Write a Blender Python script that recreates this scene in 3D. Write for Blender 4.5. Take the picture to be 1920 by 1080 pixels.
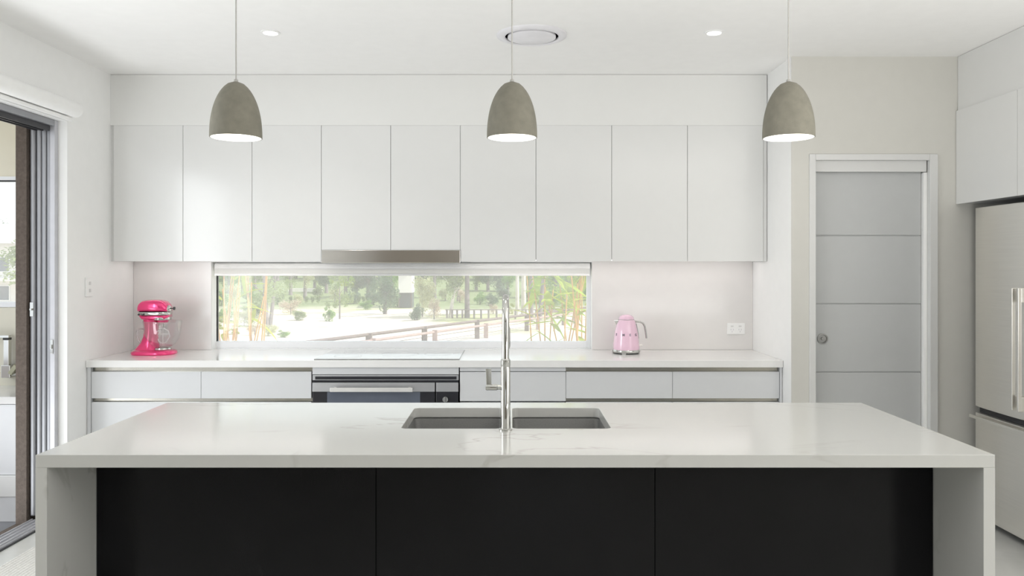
import bpy, bmesh, math, random
from mathutils import Vector, Matrix, Euler
random.seed(7)
PI = math.pi
S = bpy.context.scene
COL = S.collection
for o in list(bpy.data.objects):
    bpy.data.objects.remove(o)

# ------------------------------------------------------------ camera, sky, sun, daylight, ceiling fill, exposure
F = 1461.0; CZ = 1.47; CPX, CPY = 959.0, 499.0
cam = bpy.data.cameras.new('camera'); camo = bpy.data.objects.new('camera', cam); COL.objects.link(camo)
cam.sensor_width = 36.0; cam.lens = F/1920*36
cam.shift_x = (960-CPX)/1920; cam.shift_y = -(540-CPY)/1920
camo.location = (0, 0, CZ); camo.rotation_euler = (PI/2, 0, 0)
cam.clip_start = 0.05; cam.clip_end = 500
S.camera = camo
W = bpy.data.worlds.new('sky'); S.world = W; W.use_nodes = True
bg = W.node_tree.nodes['Background']; bg.inputs[0].default_value = (0.90, 0.95, 1.0, 1); bg.inputs[1].default_value = 1.4
def lamp(name, kind, loc, rot, energy, color=(1,1,1), **kw):
    l = bpy.data.lights.new(name, kind); l.energy = energy; l.color = color
    for k, v in kw.items(): setattr(l, k, v)
    o = bpy.data.objects.new(name, l); COL.objects.link(o); o.location = loc; o.rotation_euler = rot
    return o
sun = lamp('sun', 'SUN', (20, 0, 30), (0, 0, 0), 5.3, (1.0, 0.96, 0.91), angle=0.01)
sun.rotation_euler = Vector((-0.78, 0.12, -0.80)).to_track_quat('-Z', 'Y').to_euler()
# daylight entering by the open sliding doors and an added fill lamp aimed up at the ceiling
lamp('daylight_doors', 'AREA', (-2.95, 2.55, 1.55), (0, -PI/2, 0), 28, (0.95, 0.98, 1.0), shape='RECTANGLE', size=1.5, size_y=1.1)
lamp('daylight_patio', 'AREA', (-3.3, 3.15, 0.1), (0, -PI/2-0.95, 0), 27, (0.95, 0.98, 1.0), shape='RECTANGLE', size=1.2, size_y=2.3)
lamp('ceiling_fill', 'AREA', (2.0, 0.5, 0.93), (PI, 0, 0), 100, (1.0, 0.985, 0.965), shape='RECTANGLE', size=1.8, size_y=1.4)  # added unseen uplight, brightens the ceiling
vs = S.view_settings
vs.view_transform = 'Standard'; vs.look = 'None'; vs.exposure = 0.15; vs.gamma = 1.0; vs.use_curve_mapping = False
S.display_settings.display_device = 'sRGB'
cy = S.cycles
cy.use_denoising = True
cy.max_bounces = 10; cy.diffuse_bounces = 6; cy.glossy_bounces = 5; cy.transmission_bounces = 8; cy.transparent_max_bounces = 12
cy.caustics_reflective = False; cy.caustics_refractive = False
cy.sample_clamp_indirect = 6.0

# ------------------------------------------------------------ materials
MAT = {}
def nodes(name):
    m = bpy.data.materials.new(name); m.use_nodes = True
    nt = m.node_tree; b = nt.nodes['Principled BSDF']; MAT[name] = m
    return m, nt, b
def flat(name, col, rough=0.5, metal=0.0, vary=0.04, scale=14.0, bump=0.0, bscale=60.0, spec=0.5, coat=0.0, stretch=None, **kw):
    """colour with a little procedural mottling and relief"""
    m, nt, b = nodes(name)
    b.inputs['Roughness'].default_value = rough; b.inputs['Metallic'].default_value = metal
    b.inputs['Specular IOR Level'].default_value = spec; b.inputs['Coat Weight'].default_value = coat
    b.inputs['Coat Roughness'].default_value = 0.04
    tc = nt.nodes.new('ShaderNodeTexCoord'); src = tc.outputs['Object']
    if stretch:
        mp = nt.nodes.new('ShaderNodeMapping'); mp.inputs['Scale'].default_value = stretch
        nt.links.new(src, mp.inputs[0]); src = mp.outputs[0]
    n = nt.nodes.new('ShaderNodeTexNoise'); n.inputs['Scale'].default_value = scale; n.inputs['Detail'].default_value = 4
    nt.links.new(src, n.inputs['Vector'])
    r = nt.nodes.new('ShaderNodeValToRGB')
    r.color_ramp.elements[0].position = 0.3; r.color_ramp.elements[1].position = 0.7
    r.color_ramp.elements[0].color = tuple(max(0, c*(1-vary)) for c in col)+(1,)
    r.color_ramp.elements[1].color = tuple(min(1, c*(1+vary)) for c in col)+(1,)
    nt.links.new(n.outputs[0], r.inputs[0]); nt.links.new(r.outputs[0], b.inputs['Base Color'])
    if bump:
        n2 = nt.nodes.new('ShaderNodeTexNoise'); n2.inputs['Scale'].default_value = bscale; n2.inputs['Detail'].default_value = 3
        nt.links.new(src, n2.inputs['Vector'])
        bp = nt.nodes.new('ShaderNodeBump'); bp.inputs['Strength'].default_value = bump; bp.inputs['Distance'].default_value = 0.01
        nt.links.new(n2.outputs[0], bp.inputs['Height']); nt.links.new(bp.outputs[0], b.inputs['Normal'])
    return m
flat('reflected_wall_tone', (0.52, 0.47, 0.41), 0.7, vary=0.05)  # unseen wall, tone made up for its reflections in steel and black panels
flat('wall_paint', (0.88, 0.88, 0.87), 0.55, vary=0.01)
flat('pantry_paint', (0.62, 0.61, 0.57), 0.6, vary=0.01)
flat('ceiling_paint', (0.91, 0.905, 0.895), 0.8, vary=0.01)
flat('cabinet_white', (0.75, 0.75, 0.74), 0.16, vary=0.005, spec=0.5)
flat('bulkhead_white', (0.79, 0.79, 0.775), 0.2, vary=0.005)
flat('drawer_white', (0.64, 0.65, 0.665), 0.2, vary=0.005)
flat('splash_white', (0.77, 0.75, 0.735), 0.14, vary=0.01)
flat('door_paint', (0.50, 0.51, 0.51), 0.4, vary=0.01)
flat('frame_paint', (0.67, 0.67, 0.66), 0.35, vary=0.01)
flat('white_plastic', (0.88, 0.88, 0.87), 0.3, vary=0.01)
flat('white_fabric', (0.88, 0.88, 0.87), 0.8, vary=0.02, bump=0.05)
flat('silver_track', (0.55, 0.55, 0.58), 0.35, metal=0.3)
flat('aluminium', (0.34, 0.345, 0.365), 0.35, metal=0.45, vary=0.03)
flat('dark_aluminium', (0.06, 0.06, 0.065), 0.5, metal=0.3)
flat('light_frame', (0.86, 0.87, 0.89), 0.35, metal=0.1, vary=0.01)
flat('brown_post', (0.115, 0.09, 0.075), 0.8, vary=0.18, scale=60, bump=0.3, bscale=180)
flat('brown_floor', (0.10, 0.075, 0.06), 0.35, vary=0.25, scale=9)
flat('black_panel', (0.004, 0.004, 0.0048), 0.18, vary=0.2, scale=5, spec=0.2)
flat('carcass_dark', (0.05, 0.05, 0.05), 0.6)
flat('chrome', (0.58, 0.58, 0.56), 0.07, metal=1.0, vary=0.01)
flat('brushed_steel', (0.92, 0.90, 0.855), 0.29, metal=0.88, vary=0.02, scale=3, stretch=(1, 1, 60), bump=0.02, bscale=4)
flat('hood_steel', (0.80, 0.785, 0.76), 0.12, metal=1.0, vary=0.03)
flat('channel_steel', (0.40, 0.385, 0.34), 0.22, metal=1.0, vary=0.04)
flat('oven_steel', (0.58, 0.585, 0.60), 0.34, metal=0.8, vary=0.02)
flat('handle_steel', (0.82, 0.81, 0.79), 0.3, metal=0.5)
flat('oven_black', (0.02, 0.02, 0.025), 0.15)
flat('oven_glass', (0.10, 0.115, 0.15), 0.08, coat=0.5)
flat('cooktop_glass', (0.66, 0.67, 0.67), 0.05, vary=0.02)  # window reflection put into the colour of what would be dark glass
flat('cooktop_edge', (0.35, 0.35, 0.35), 0.2, metal=0.7)
flat('sink_grey', (0.14, 0.14, 0.135), 0.42, vary=0.1, scale=200)
flat('concrete', (0.195, 0.185, 0.148), 0.85, vary=0.10, scale=30, bump=0.12, bscale=220)
flat('shade_inner', (0.9, 0.9, 0.88), 0.5)
flat('cord', (0.42, 0.41, 0.39), 0.5)
flat('pink_metallic', (0.86, 0.035, 0.20), 0.16, metal=0.45, vary=0.03, coat=1.0)
flat('pink_enamel', (0.83, 0.57, 0.70), 0.14, vary=0.01, coat=0.6)
flat('letter_grey', (0.30, 0.25, 0.31), 0.25, metal=0.6)
flat('knob_dark', (0.03, 0.03, 0.03), 0.3)
flat('pull_steel', (0.30, 0.30, 0.29), 0.4, metal=0.6)
flat('grille', (0.55, 0.54, 0.57), 0.5)
flat('vent_dark', (0.10, 0.09, 0.10), 0.7)
flat('vent_white', (0.80, 0.79, 0.82), 0.4)
flat('cream_render', (0.86, 0.82, 0.69), 0.75, vary=0.03, scale=4)
flat('cream_tile', (0.74, 0.71, 0.60), 0.3, vary=0.03, scale=5)
flat('bench_white', (0.82, 0.83, 0.85), 0.4, vary=0.01)
flat('plinth_grey', (0.42, 0.43, 0.46), 0.5)
flat('olive_metal', (0.38, 0.37, 0.27), 0.3, metal=0.6)
flat('rug_wool', (0.68, 0.67, 0.64), 0.95, vary=0.06, scale=90, bump=0.2, bscale=300)
flat('timber_fence', (0.17, 0.13, 0.12), 0.85, vary=0.2, scale=8)
flat('pink_fence', (0.36, 0.26, 0.24), 0.85, vary=0.15, scale=8)
flat('bark_grey', (0.22, 0.19, 0.19), 0.9, vary=0.3, scale=3, bump=0.4, bscale=12)
flat('bark_pale', (0.62, 0.57, 0.53), 0.85, vary=0.2, scale=2, bump=0.2, bscale=8)
flat('cane_gold', (0.62, 0.33, 0.10), 0.5, vary=0.2, scale=10)
flat('house_wall', (0.72, 0.70, 0.69), 0.7, vary=0.02)
flat('house_roof', (0.42, 0.40, 0.40), 0.7, vary=0.1)
flat('house_dark', (0.10, 0.11, 0.12), 0.5)
flat('path_pale', (0.78, 0.74, 0.70), 0.9, vary=0.06)

def veined():
    m, nt, b = nodes('quartz')
    b.inputs['Roughness'].default_value = 0.13
    tc = nt.nodes.new('ShaderNodeTexCoord')
    mp = nt.nodes.new('ShaderNodeMapping'); mp.inputs['Rotation'].default_value = (0.3, 0.5, 0.6); mp.inputs['Scale'].default_value = (0.7, 1.5, 1.0)
    nt.links.new(tc.outputs['Object'], mp.inputs[0])
    def vein(scale, dist, width):
        n = nt.nodes.new('ShaderNodeTexNoise'); n.inputs['Scale'].default_value = scale; n.inputs['Detail'].default_value = 5
        n.inputs['Roughness'].default_value = 0.55; n.inputs['Distortion'].default_value = dist
        nt.links.new(mp.outputs[0], n.inputs['Vector'])
        s = nt.nodes.new('ShaderNodeMath'); s.operation = 'SUBTRACT'; s.inputs[1].default_value = 0.5
        a = nt.nodes.new('ShaderNodeMath'); a.operation = 'ABSOLUTE'
        r = nt.nodes.new('ShaderNodeMapRange'); r.inputs['From Max'].default_value = width; r.inputs['To Min'].default_value = 1; r.inputs['To Max'].default_value = 0
        nt.links.new(n.outputs[0], s.inputs[0]); nt.links.new(s.outputs[0], a.inputs[0]); nt.links.new(a.outputs[0], r.inputs[0])
        return r.outputs[0]
    v = vein(1.15, 0.9, 0.013)
    g = nt.nodes.new('ShaderNodeTexNoise'); g.inputs['Scale'].default_value = 1.7
    nt.links.new(tc.outputs['Object'], g.inputs['Vector'])
    gr = nt.nodes.new('ShaderNodeMapRange'); gr.inputs['From Min'].default_value = 0.42; gr.inputs['From Max'].default_value = 0.62
    gr.inputs['To Max'].default_value = 0.52
    nt.links.new(g.outputs[0], gr.inputs[0])
    mu = nt.nodes.new('ShaderNodeMath'); mu.operation = 'MULTIPLY'
    nt.links.new(v, mu.inputs[0]); nt.links.new(gr.outputs[0], mu.inputs[1])
    mx = nt.nodes.new('ShaderNodeMix'); mx.data_type = 'RGBA'
    mx.inputs['A'].default_value = (0.53, 0.53, 0.51, 1); mx.inputs['B'].default_value = (0.30, 0.28, 0.25, 1)
    nt.links.new(mu.outputs[0], mx.inputs['Factor']); nt.links.new(mx.outputs['Result'], b.inputs['Base Color'])
veined()
flat('quartz_plain', (0.80, 0.795, 0.785), 0.12, vary=0.01)

def floor_mat():
    m, nt, b = nodes('stone_floor')
    b.inputs['Roughness'].default_value = 0.22
    tc = nt.nodes.new('ShaderNodeTexCoord'); n = nt.nodes.new('ShaderNodeTexNoise')
    n.inputs['Scale'].default_value = 2.2; n.inputs['Detail'].default_value = 6; n.inputs['Distortion'].default_value = 0.8
    r = nt.nodes.new('ShaderNodeValToRGB'); r.color_ramp.elements[0].position = 0.35; r.color_ramp.elements[1].position = 0.7
    r.color_ramp.elements[0].color = (0.55, 0.555, 0.53, 1); r.color_ramp.elements[1].color = (0.68, 0.68, 0.655, 1)
    nt.links.new(tc.outputs['Object'], n.inputs['Vector']); nt.links.new(n.outputs[0], r.inputs[0]); nt.links.new(r.outputs[0], b.inputs['Base Color'])
floor_mat()

def pane(name, tint, haze=0.0, refl=0.04):
    m = bpy.data.materials.new(name); m.use_nodes = True; MAT[name] = m
    nt = m.node_tree; nt.nodes.clear()
    out = nt.nodes.new('ShaderNodeOutputMaterial'); t = nt.nodes.new('ShaderNodeBsdfTransparent'); t.inputs[0].default_value = tint+(1,)
    g = nt.nodes.new('ShaderNodeBsdfGlossy'); g.inputs['Roughness'].default_value = 0.02
    lw = nt.nodes.new('ShaderNodeLayerWeight'); lw.inputs[0].default_value = 0.5
    pw = nt.nodes.new('ShaderNodeMath'); pw.operation = 'POWER'; pw.inputs[1].default_value = 4.5
    fr = nt.nodes.new('ShaderNodeMapRange'); fr.inputs['To Min'].default_value = refl; fr.inputs['To Max'].default_value = 0.75
    nt.links.new(lw.outputs['Facing'], pw.inputs[0]); nt.links.new(pw.outputs[0], fr.inputs[0])
    m1 = nt.nodes.new('ShaderNodeMixShader'); nt.links.new(fr.outputs[0], m1.inputs[0]); nt.links.new(t.outputs[0], m1.inputs[1]); nt.links.new(g.outputs[0], m1.inputs[2])
    sh = m1.outputs[0]
    if haze:  # pale scatter mixed into the glass imitates glare veiling the view
        d = nt.nodes.new('ShaderNodeBsdfTranslucent'); d.inputs[0].default_value = (0.95, 0.95, 0.95, 1)
        m2 = nt.nodes.new('ShaderNodeMixShader')
        n = nt.nodes.new('ShaderNodeTexNoise'); n.inputs['Scale'].default_value = 3.0
        tc = nt.nodes.new('ShaderNodeTexCoord'); nt.links.new(tc.outputs['Object'], n.inputs['Vector'])
        r = nt.nodes.new('ShaderNodeMapRange'); r.inputs['To Min'].default_value = haze*0.8; r.inputs['To Max'].default_value = haze*1.2
        nt.links.new(n.outputs[0], r.inputs[0]); nt.links.new(r.outputs[0], m2.inputs[0])
        nt.links.new(sh, m2.inputs[1]); nt.links.new(d.outputs[0], m2.inputs[2]); sh = m2.outputs[0]
    nt.links.new(sh, out.inputs[0])
pane('window_glass', (0.95, 0.97, 0.96), 0.17, 0.03)
pane('clear_glass', (0.96, 0.97, 0.97))
pane('handle_glass', (0.97, 0.97, 0.97), 0.30, 0.15)
pane('bowl_glass', (0.97, 0.97, 0.97), 0.06, 0.13)

def cloth():
    m = bpy.data.materials.new('blind_cloth'); m.use_nodes = True; MAT['blind_cloth'] = m
    nt = m.node_tree; nt.nodes.clear(); out = nt.nodes.new('ShaderNodeOutputMaterial')
    d = nt.nodes.new('ShaderNodeBsdfDiffuse'); t = nt.nodes.new('ShaderNodeBsdfTranslucent'); mx = nt.nodes.new('ShaderNodeMixShader'); mx.inputs[0].default_value = 0.45
    tc = nt.nodes.new('ShaderNodeTexCoord'); n = nt.nodes.new('ShaderNodeTexNoise'); n.inputs['Scale'].default_value = 300
    r = nt.nodes.new('ShaderNodeValToRGB'); r.color_ramp.elements[0].color = (0.88, 0.88, 0.87, 1); r.color_ramp.elements[1].color = (0.94, 0.94, 0.93, 1)
    nt.links.new(tc.outputs['Object'], n.inputs['Vector']); nt.links.new(n.outputs[0], r.inputs[0])
    for q in (d, t): nt.links.new(r.outputs[0], q.inputs[0])
    nt.links.new(d.outputs[0], mx.inputs[1]); nt.links.new(t.outputs[0], mx.inputs[2]); nt.links.new(mx.outputs[0], out.inputs[0])
cloth()
def glow(name, col, strength):
    m, nt, b = nodes(name); b.inputs['Base Color'].default_value = col+(1,)
    b.inputs['Emission Color'].default_value = col+(1,); b.inputs['Emission Strength'].default_value = strength
glow('bulb', (1.0, 0.96, 0.88), 14.0)
glow('led_strip', (1.0, 0.94, 0.90), 11.5)
glow('downlight_lens', (1.0, 0.97, 0.93), 9.0)

def leaf_mat(name, c1, c2, trans=0.45, scale=0.7):
    m = bpy.data.materials.new(name); m.use_nodes = True; MAT[name] = m
    nt = m.node_tree; nt.nodes.clear()
    out = nt.nodes.new('ShaderNodeOutputMaterial'); d = nt.nodes.new('ShaderNodeBsdfDiffuse'); t = nt.nodes.new('ShaderNodeBsdfTranslucent')
    mx = nt.nodes.new('ShaderNodeMixShader'); mx.inputs[0].default_value = trans
    tc = nt.nodes.new('ShaderNodeTexCoord'); n = nt.nodes.new('ShaderNodeTexNoise'); n.inputs['Scale'].default_value = scale; n.inputs['Detail'].default_value = 5
    r = nt.nodes.new('ShaderNodeValToRGB'); r.color_ramp.elements[0].position = 0.35; r.color_ramp.elements[1].position = 0.65
    r.color_ramp.elements[0].color = c1+(1,); r.color_ramp.elements[1].color = c2+(1,)
    nt.links.new(tc.outputs['Object'], n.inputs['Vector']); nt.links.new(n.outputs[0], r.inputs[0])
    for s in (d, t): nt.links.new(r.outputs[0], s.inputs[0])
    nt.links.new(d.outputs[0], mx.inputs[1]); nt.links.new(t.outputs[0], mx.inputs[2]); nt.links.new(mx.outputs[0], out.inputs[0])
leaf_mat('leaf_olive', (0.17, 0.24, 0.09), (0.36, 0.44, 0.20))
leaf_mat('leaf_dark', (0.10, 0.16, 0.11), (0.20, 0.28, 0.17))
leaf_mat('leaf_green', (0.14, 0.28, 0.07), (0.30, 0.46, 0.14))
leaf_mat('leaf_pale', (0.50, 0.52, 0.30), (0.66, 0.64, 0.42))
leaf_mat('leaf_yellow', (0.28, 0.38, 0.04), (0.48, 0.48, 0.07))
leaf_mat('leaf_bright', (0.22, 0.40, 0.04), (0.52, 0.58, 0.08), 0.5, 2.0)
leaf_mat('leaf_dry', (0.55, 0.45, 0.36), (0.68, 0.58, 0.46))

def ground_mat():
    m, nt, b = nodes('dry_grass')
    b.inputs['Roughness'].default_value = 1.0; b.inputs['Specular IOR Level'].default_value = 0.1
    tc = nt.nodes.new('ShaderNodeTexCoord'); n = nt.nodes.new('ShaderNodeTexNoise'); n.inputs['Scale'].default_value = 0.09; n.inputs['Detail'].default_value = 8
    n.inputs['Roughness'].default_value = 0.65
    r = nt.nodes.new('ShaderNodeValToRGB'); e = r.color_ramp.elements
    e[0].position = 0.36; e[0].color = (0.38, 0.39, 0.22, 1); e[1].position = 0.6; e[1].color = (0.62, 0.55, 0.50, 1)
    x = e.new(0.46); x.color = (0.58, 0.53, 0.45, 1)
    nt.links.new(tc.outputs['Object'], n.inputs['Vector']); nt.links.new(n.outputs[0], r.inputs[0])
    # scrubby olive ground under the trees beyond the paddock
    sp = nt.nodes.new('ShaderNodeSeparateXYZ'); nt.links.new(tc.outputs['Object'], sp.inputs[0])
    ad = nt.nodes.new('ShaderNodeMath'); ad.operation = 'MULTIPLY_ADD'; ad.inputs[1].default_value = 30.0
    nt.links.new(n.outputs[0], ad.inputs[0]); nt.links.new(sp.outputs['Y'], ad.inputs[2])
    mr = nt.nodes.new('ShaderNodeMapRange'); mr.inputs['From Min'].default_value = 84.0; mr.inputs['From Max'].default_value = 96.0
    nt.links.new(ad.outputs[0], mr.inputs[0])
    mx = nt.nodes.new('ShaderNodeMix'); mx.data_type = 'RGBA'; mx.inputs['B'].default_value = (0.20, 0.24, 0.12, 1)
    nt.links.new(mr.outputs[0], mx.inputs['Factor']); nt.links.new(r.outputs[0], mx.inputs['A']); nt.links.new(mx.outputs['Result'], b.inputs['Base Color'])
ground_mat()

# ------------------------------------------------------------ mesh helpers
def px(x, y, Y):
    """measured picture position at a depth Y -> metres"""
    return Vector(((x-CPX)*Y/F, Y, CZ-(y-CPY)*Y/F))
def wpos(o):
    v = Vector((0, 0, 0))
    while o is not None:
        v = v+o.location; o = o.parent
    return v
class MB:
    def __init__(s): s.v = []; s.f = []
    def add(s, vs, fs):
        k = len(s.v); s.v += [tuple(v) for v in vs]; s.f += [tuple(i+k for i in f) for f in fs]; return s
    def box(s, x0, x1, y0, y1, z0, z1):
        if x0 > x1: x0, x1 = x1, x0
        if y0 > y1: y0, y1 = y1, y0
        if z0 > z1: z0, z1 = z1, z0
        return s.add([(x0,y0,z0),(x1,y0,z0),(x1,y1,z0),(x0,y1,z0),(x0,y0,z1),(x1,y0,z1),(x1,y1,z1),(x0,y1,z1)],
                     [(0,3,2,1),(4,5,6,7),(0,1,5,4),(1,2,6,5),(2,3,7,6),(3,0,4,7)])
    def loft(s, loops, cap0=True, cap1=True, closed=False):
        n = len(loops[0]); vs = [p for l in loops for p in l]; fs = []
        m = len(loops)
        for i in range(m if closed else m-1):
            j = (i+1) % m
            for k in range(n):
                q = (k+1) % n
                fs.append((i*n+k, i*n+q, j*n+q, j*n+k))
        if not closed:
            if cap0: fs.append(tuple(range(n-1, -1, -1)))
            if cap1: fs.append(tuple((m-1)*n+k for k in range(n)))
        return s.add(vs, fs)
    def lathe(s, prof, c=(0,0,0), n=32, cap0=True, cap1=True, axis='z', sx=1.0, sy=1.0):
        loops = []
        for r, h in prof:
            l = []
            for k in range(n):
                a = 2*PI*k/n; x, y = r*math.cos(a)*sx, r*math.sin(a)*sy
                if axis == 'z': p = (c[0]+x, c[1]+y, c[2]+h)
                elif axis == 'x': p = (c[0]+h, c[1]+x, c[2]+y)
                else: p = (c[0]+y, c[1]+h, c[2]+x)
                l.append(p)
            loops.append(l)
        return s.loft(loops, cap0, cap1)
    def tube(s, pts, r, n=12, cap=True):
        pts = [Vector(p) for p in pts]; rs = r if isinstance(r, (list, tuple)) else [r]*len(pts)
        loops = []; up = None
        for i, p in enumerate(pts):
            a = pts[max(0, i-1)]; b = pts[min(len(pts)-1, i+1)]; d = (b-a).normalized()
            if up is None:
                up = Vector((0,0,1)) if abs(d.z) < 0.9 else Vector((0,1,0))
            u = d.cross(up)
            if u.length < 1e-4: u = d.cross(Vector((1,0,0)))
            u.normalize(); w = u.cross(d).normalized(); up = w
            loops.append([p+(u*math.cos(2*PI*k/n)+w*math.sin(2*PI*k/n))*rs[i] for k in range(n)])
        return s.loft(loops, cap, cap)
    def build(s, name, mat, parent=None, bevel=0.0, seg=2, smooth=False, ang=40, kind=None, fix=True):
        off = wpos(parent) if parent else Vector((0,0,0))
        me = bpy.data.meshes.new(name); me.from_pydata([tuple(Vector(v)-off) for v in s.v], [], s.f)
        if fix:
            b = bmesh.new(); b.from_mesh(me); bmesh.ops.recalc_face_normals(b, faces=b.faces); b.to_mesh(me); b.free()
        if mat: me.materials.append(MAT[mat])
        if smooth:
            me.polygons.foreach_set('use_smooth', [True]*len(me.polygons)); me.set_sharp_from_angle(angle=math.radians(ang))
        o = bpy.data.objects.new(name, me); COL.objects.link(o); o.parent = parent
        if bevel:
            m = o.modifiers.new('edge', 'BEVEL'); m.width = bevel; m.segments = seg; m.limit_method = 'ANGLE'; m.angle_limit = math.radians(35)
        if kind: o['kind'] = kind
        return o
def box(name, x0, x1, y0, y1, z0, z1, mat, parent=None, bevel=0.0, **k):
    return MB().box(x0, x1, y0, y1, z0, z1).build(name, mat, parent, bevel, **k)
def tag(o, label, cat, group=None):
    o['label'] = label; o['category'] = cat
    if group: o['group'] = group
    return o
def thing(name, label, cat, loc, group=None):
    o = bpy.data.objects.new(name, None); o.empty_display_size = 0.05; COL.objects.link(o); o.location = loc
    return tag(o, label, cat, group)
def struct(o, label=None):
    o['kind'] = 'structure'
    if label: o['label'] = label
    return o
def sroot(name, loc, label=None):
    o = bpy.data.objects.new(name, None); o.empty_display_size = 0.05; COL.objects.link(o); o.location = loc
    return struct(o, label)
def copy_tree(o, parent=None):
    c = o.copy(); COL.objects.link(c); c.parent = parent
    for ch in list(o.children): copy_tree(ch, c)
    return c
def rrect(x0, x1, y0, y1, z, r, n=5):
    pts = []
    for cx_, cy_, a0 in ((x1-r, y1-r, 0), (x0+r, y1-r, PI/2), (x0+r, y0+r, PI), (x1-r, y0+r, 3*PI/2)):
        for k in range(n+1):
            a = a0+PI/2*k/n; pts.append((cx_+r*math.cos(a), cy_+r*math.sin(a), z))
    return pts
def bool_cut(o, cutters):
    for c in cutters:
        m = o.modifiers.new('cut', 'BOOLEAN'); m.operation = 'DIFFERENCE'; m.object = c; m.solver = 'EXACT'
    dg = bpy.context.evaluated_depsgraph_get(); dg.update()
    me = bpy.data.meshes.new_from_object(o.evaluated_get(dg))
    o.modifiers.clear(); old = o.data; o.data = me; bpy.data.meshes.remove(old)
    for c in cutters: bpy.data.objects.remove(c)
def wall_xz(mb, x0, x1, z0, z1, y0, y1, hx0, hx1, hz0, hz1):
    """wall in the xz plane with one rectangular hole"""
    if hx0 > x0: mb.box(x0, hx0, y0, y1, z0, z1)
    if x1 > hx1: mb.box(hx1, x1, y0, y1, z0, z1)
    if hz0 > z0: mb.box(hx0, hx1, y0, y1, z0, hz0)
    if z1 > hz1: mb.box(hx0, hx1, y0, y1, hz1, z1)
    return mb

# ------------------------------------------------------------ room shell
XL, XR, XN = -2.573, 3.30, 1.643        # left wall, right wall behind the fridge, side of the pantry nib
YB, YP, YF = 5.31, 4.573, -5.0          # splashback wall, pantry wall, wall behind the camera
H = 2.70
struct(box('floor', -2.64, XR+0.1, YF-0.1, YB+0.1, -0.30, 0.0, 'stone_floor'), 'pale grey stone floor of the kitchen')
struct(box('ceiling', XL-0.25, XR+0.1, YF-0.15, YB+0.15, H, H+0.25, 'ceiling_paint'), 'plain white plaster ceiling')
WX0, WX1, WZ0, WZ1 = -2.043, 0.549, 0.897, 1.497
struct(wall_xz(MB(), XL-0.06, XN+0.1, -0.3, H, YB, YB+0.13, WX0, WX1, WZ0, WZ1).build('wall_back', 'wall_paint'), 'white wall with the long low window')
OY0, OY1, OZ = 2.0, 4.513, 2.31
mb = MB(); mb.box(XL-0.057, XL, OY1, YB, 0, H); mb.box(XL-0.25, XL, YF, OY0, 0, H); mb.box(XL-0.057, XL, OY0, OY1, OZ, H)
mb.box(XL-0.25, XL-0.057, OY0, YB+0.13, OZ+0.08, H)
struct(mb.build('wall_left', 'wall_paint'), 'white side wall with the wide sliding door opening')
struct(box('wall_right', XR, XR+0.1, YF, YB, 0, H, 'wall_paint'), 'white side wall behind the fridge')
struct(wall_xz(MB(), XL, XR, 0, H, YF-0.12, YF, -0.5, 1.3, 0.9, 2.2).build('wall_front', 'reflected_wall_tone'), 'wall behind the camera with a wide window')
DX0, DX1, DZ = 1.781, 2.452, 2.093
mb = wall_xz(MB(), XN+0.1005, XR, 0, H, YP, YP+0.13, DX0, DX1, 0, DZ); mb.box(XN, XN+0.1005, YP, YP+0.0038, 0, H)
struct(box('wall_nib', XN, XN+0.1, YP+0.004, YB, 0, H, 'wall_paint'), 'side wall of the pantry nib beside the bench, painted whiter as the lit side')  # whiter paint than the pantry face stands in for light from the doors
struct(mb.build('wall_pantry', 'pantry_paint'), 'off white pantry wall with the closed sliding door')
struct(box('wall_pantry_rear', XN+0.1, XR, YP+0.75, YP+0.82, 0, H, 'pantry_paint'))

# ------------------------------------------------------------ window over the bench
win = sroot('window_1', ((WX0+WX1)/2, YB+0.09, WZ0), 'long low window above the bench looking onto a paddock')
gx0, gx1, gz0, gz1 = px(405,0,5.40).x, px(1100,0,5.40).x, px(0,640,5.40).z, 1.45
fy0, fy1 = YB+0.085, YB+0.13
box('frame_side', WX0, gx0, fy0, fy1, WZ0, WZ1, 'light_frame', win, 0.002)
box('frame_side', gx1, WX1, fy0, fy1, WZ0, WZ1, 'light_frame', win, 0.002)
box('frame_sill', gx0, gx1, fy0, fy1, WZ0, gz0, 'light_frame', win, 0.002)
box('frame_head', gx0, gx1, fy0, fy1, gz1, WZ1, 'light_frame', win, 0.002)
box('pane', gx0, gx1, YB+0.105, YB+0.109, gz0, gz1, 'window_glass', win)
rb = thing('roller_blind', 'white roller blind rolled up at the top of the low window above the bench', 'blind', ((WX0+WX1)/2, YB+0.045, 1.45))
MB().lathe([(0.030, WX0+0.012), (0.030, WX1-0.012)], (0, YB+0.045, 1.462), 24, axis='x').build('roll', 'white_fabric', rb, smooth=True)
box('fabric_drop', WX0+0.014, WX1-0.014, YB+0.016, YB+0.019, 1.416, 1.462, 'blind_cloth', rb)
box('bottom_bar', WX0+0.014, WX1-0.014, YB+0.010, YB+0.022, 1.404, 1.418, 'white_plastic', rb, 0.002)
w2 = sroot('window_2', (0.2, YF-0.06, 0.5), 'living room window behind the camera')
mb = MB()
for a, b, c, d in ((-0.5,-0.44,0.9,2.2),(1.24,1.3,0.9,2.2),(0.37,0.43,0.9,2.2),(-0.44,1.24,0.9,0.96),(-0.44,1.24,2.14,2.2)): mb.box(a, b, YF-0.09, YF-0.04, c, d)
mb.build('frame', 'aluminium', w2); box('pane', -0.44, 1.24, YF-0.07, YF-0.066, 0.96, 2.14, 'clear_glass', w2)

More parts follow.
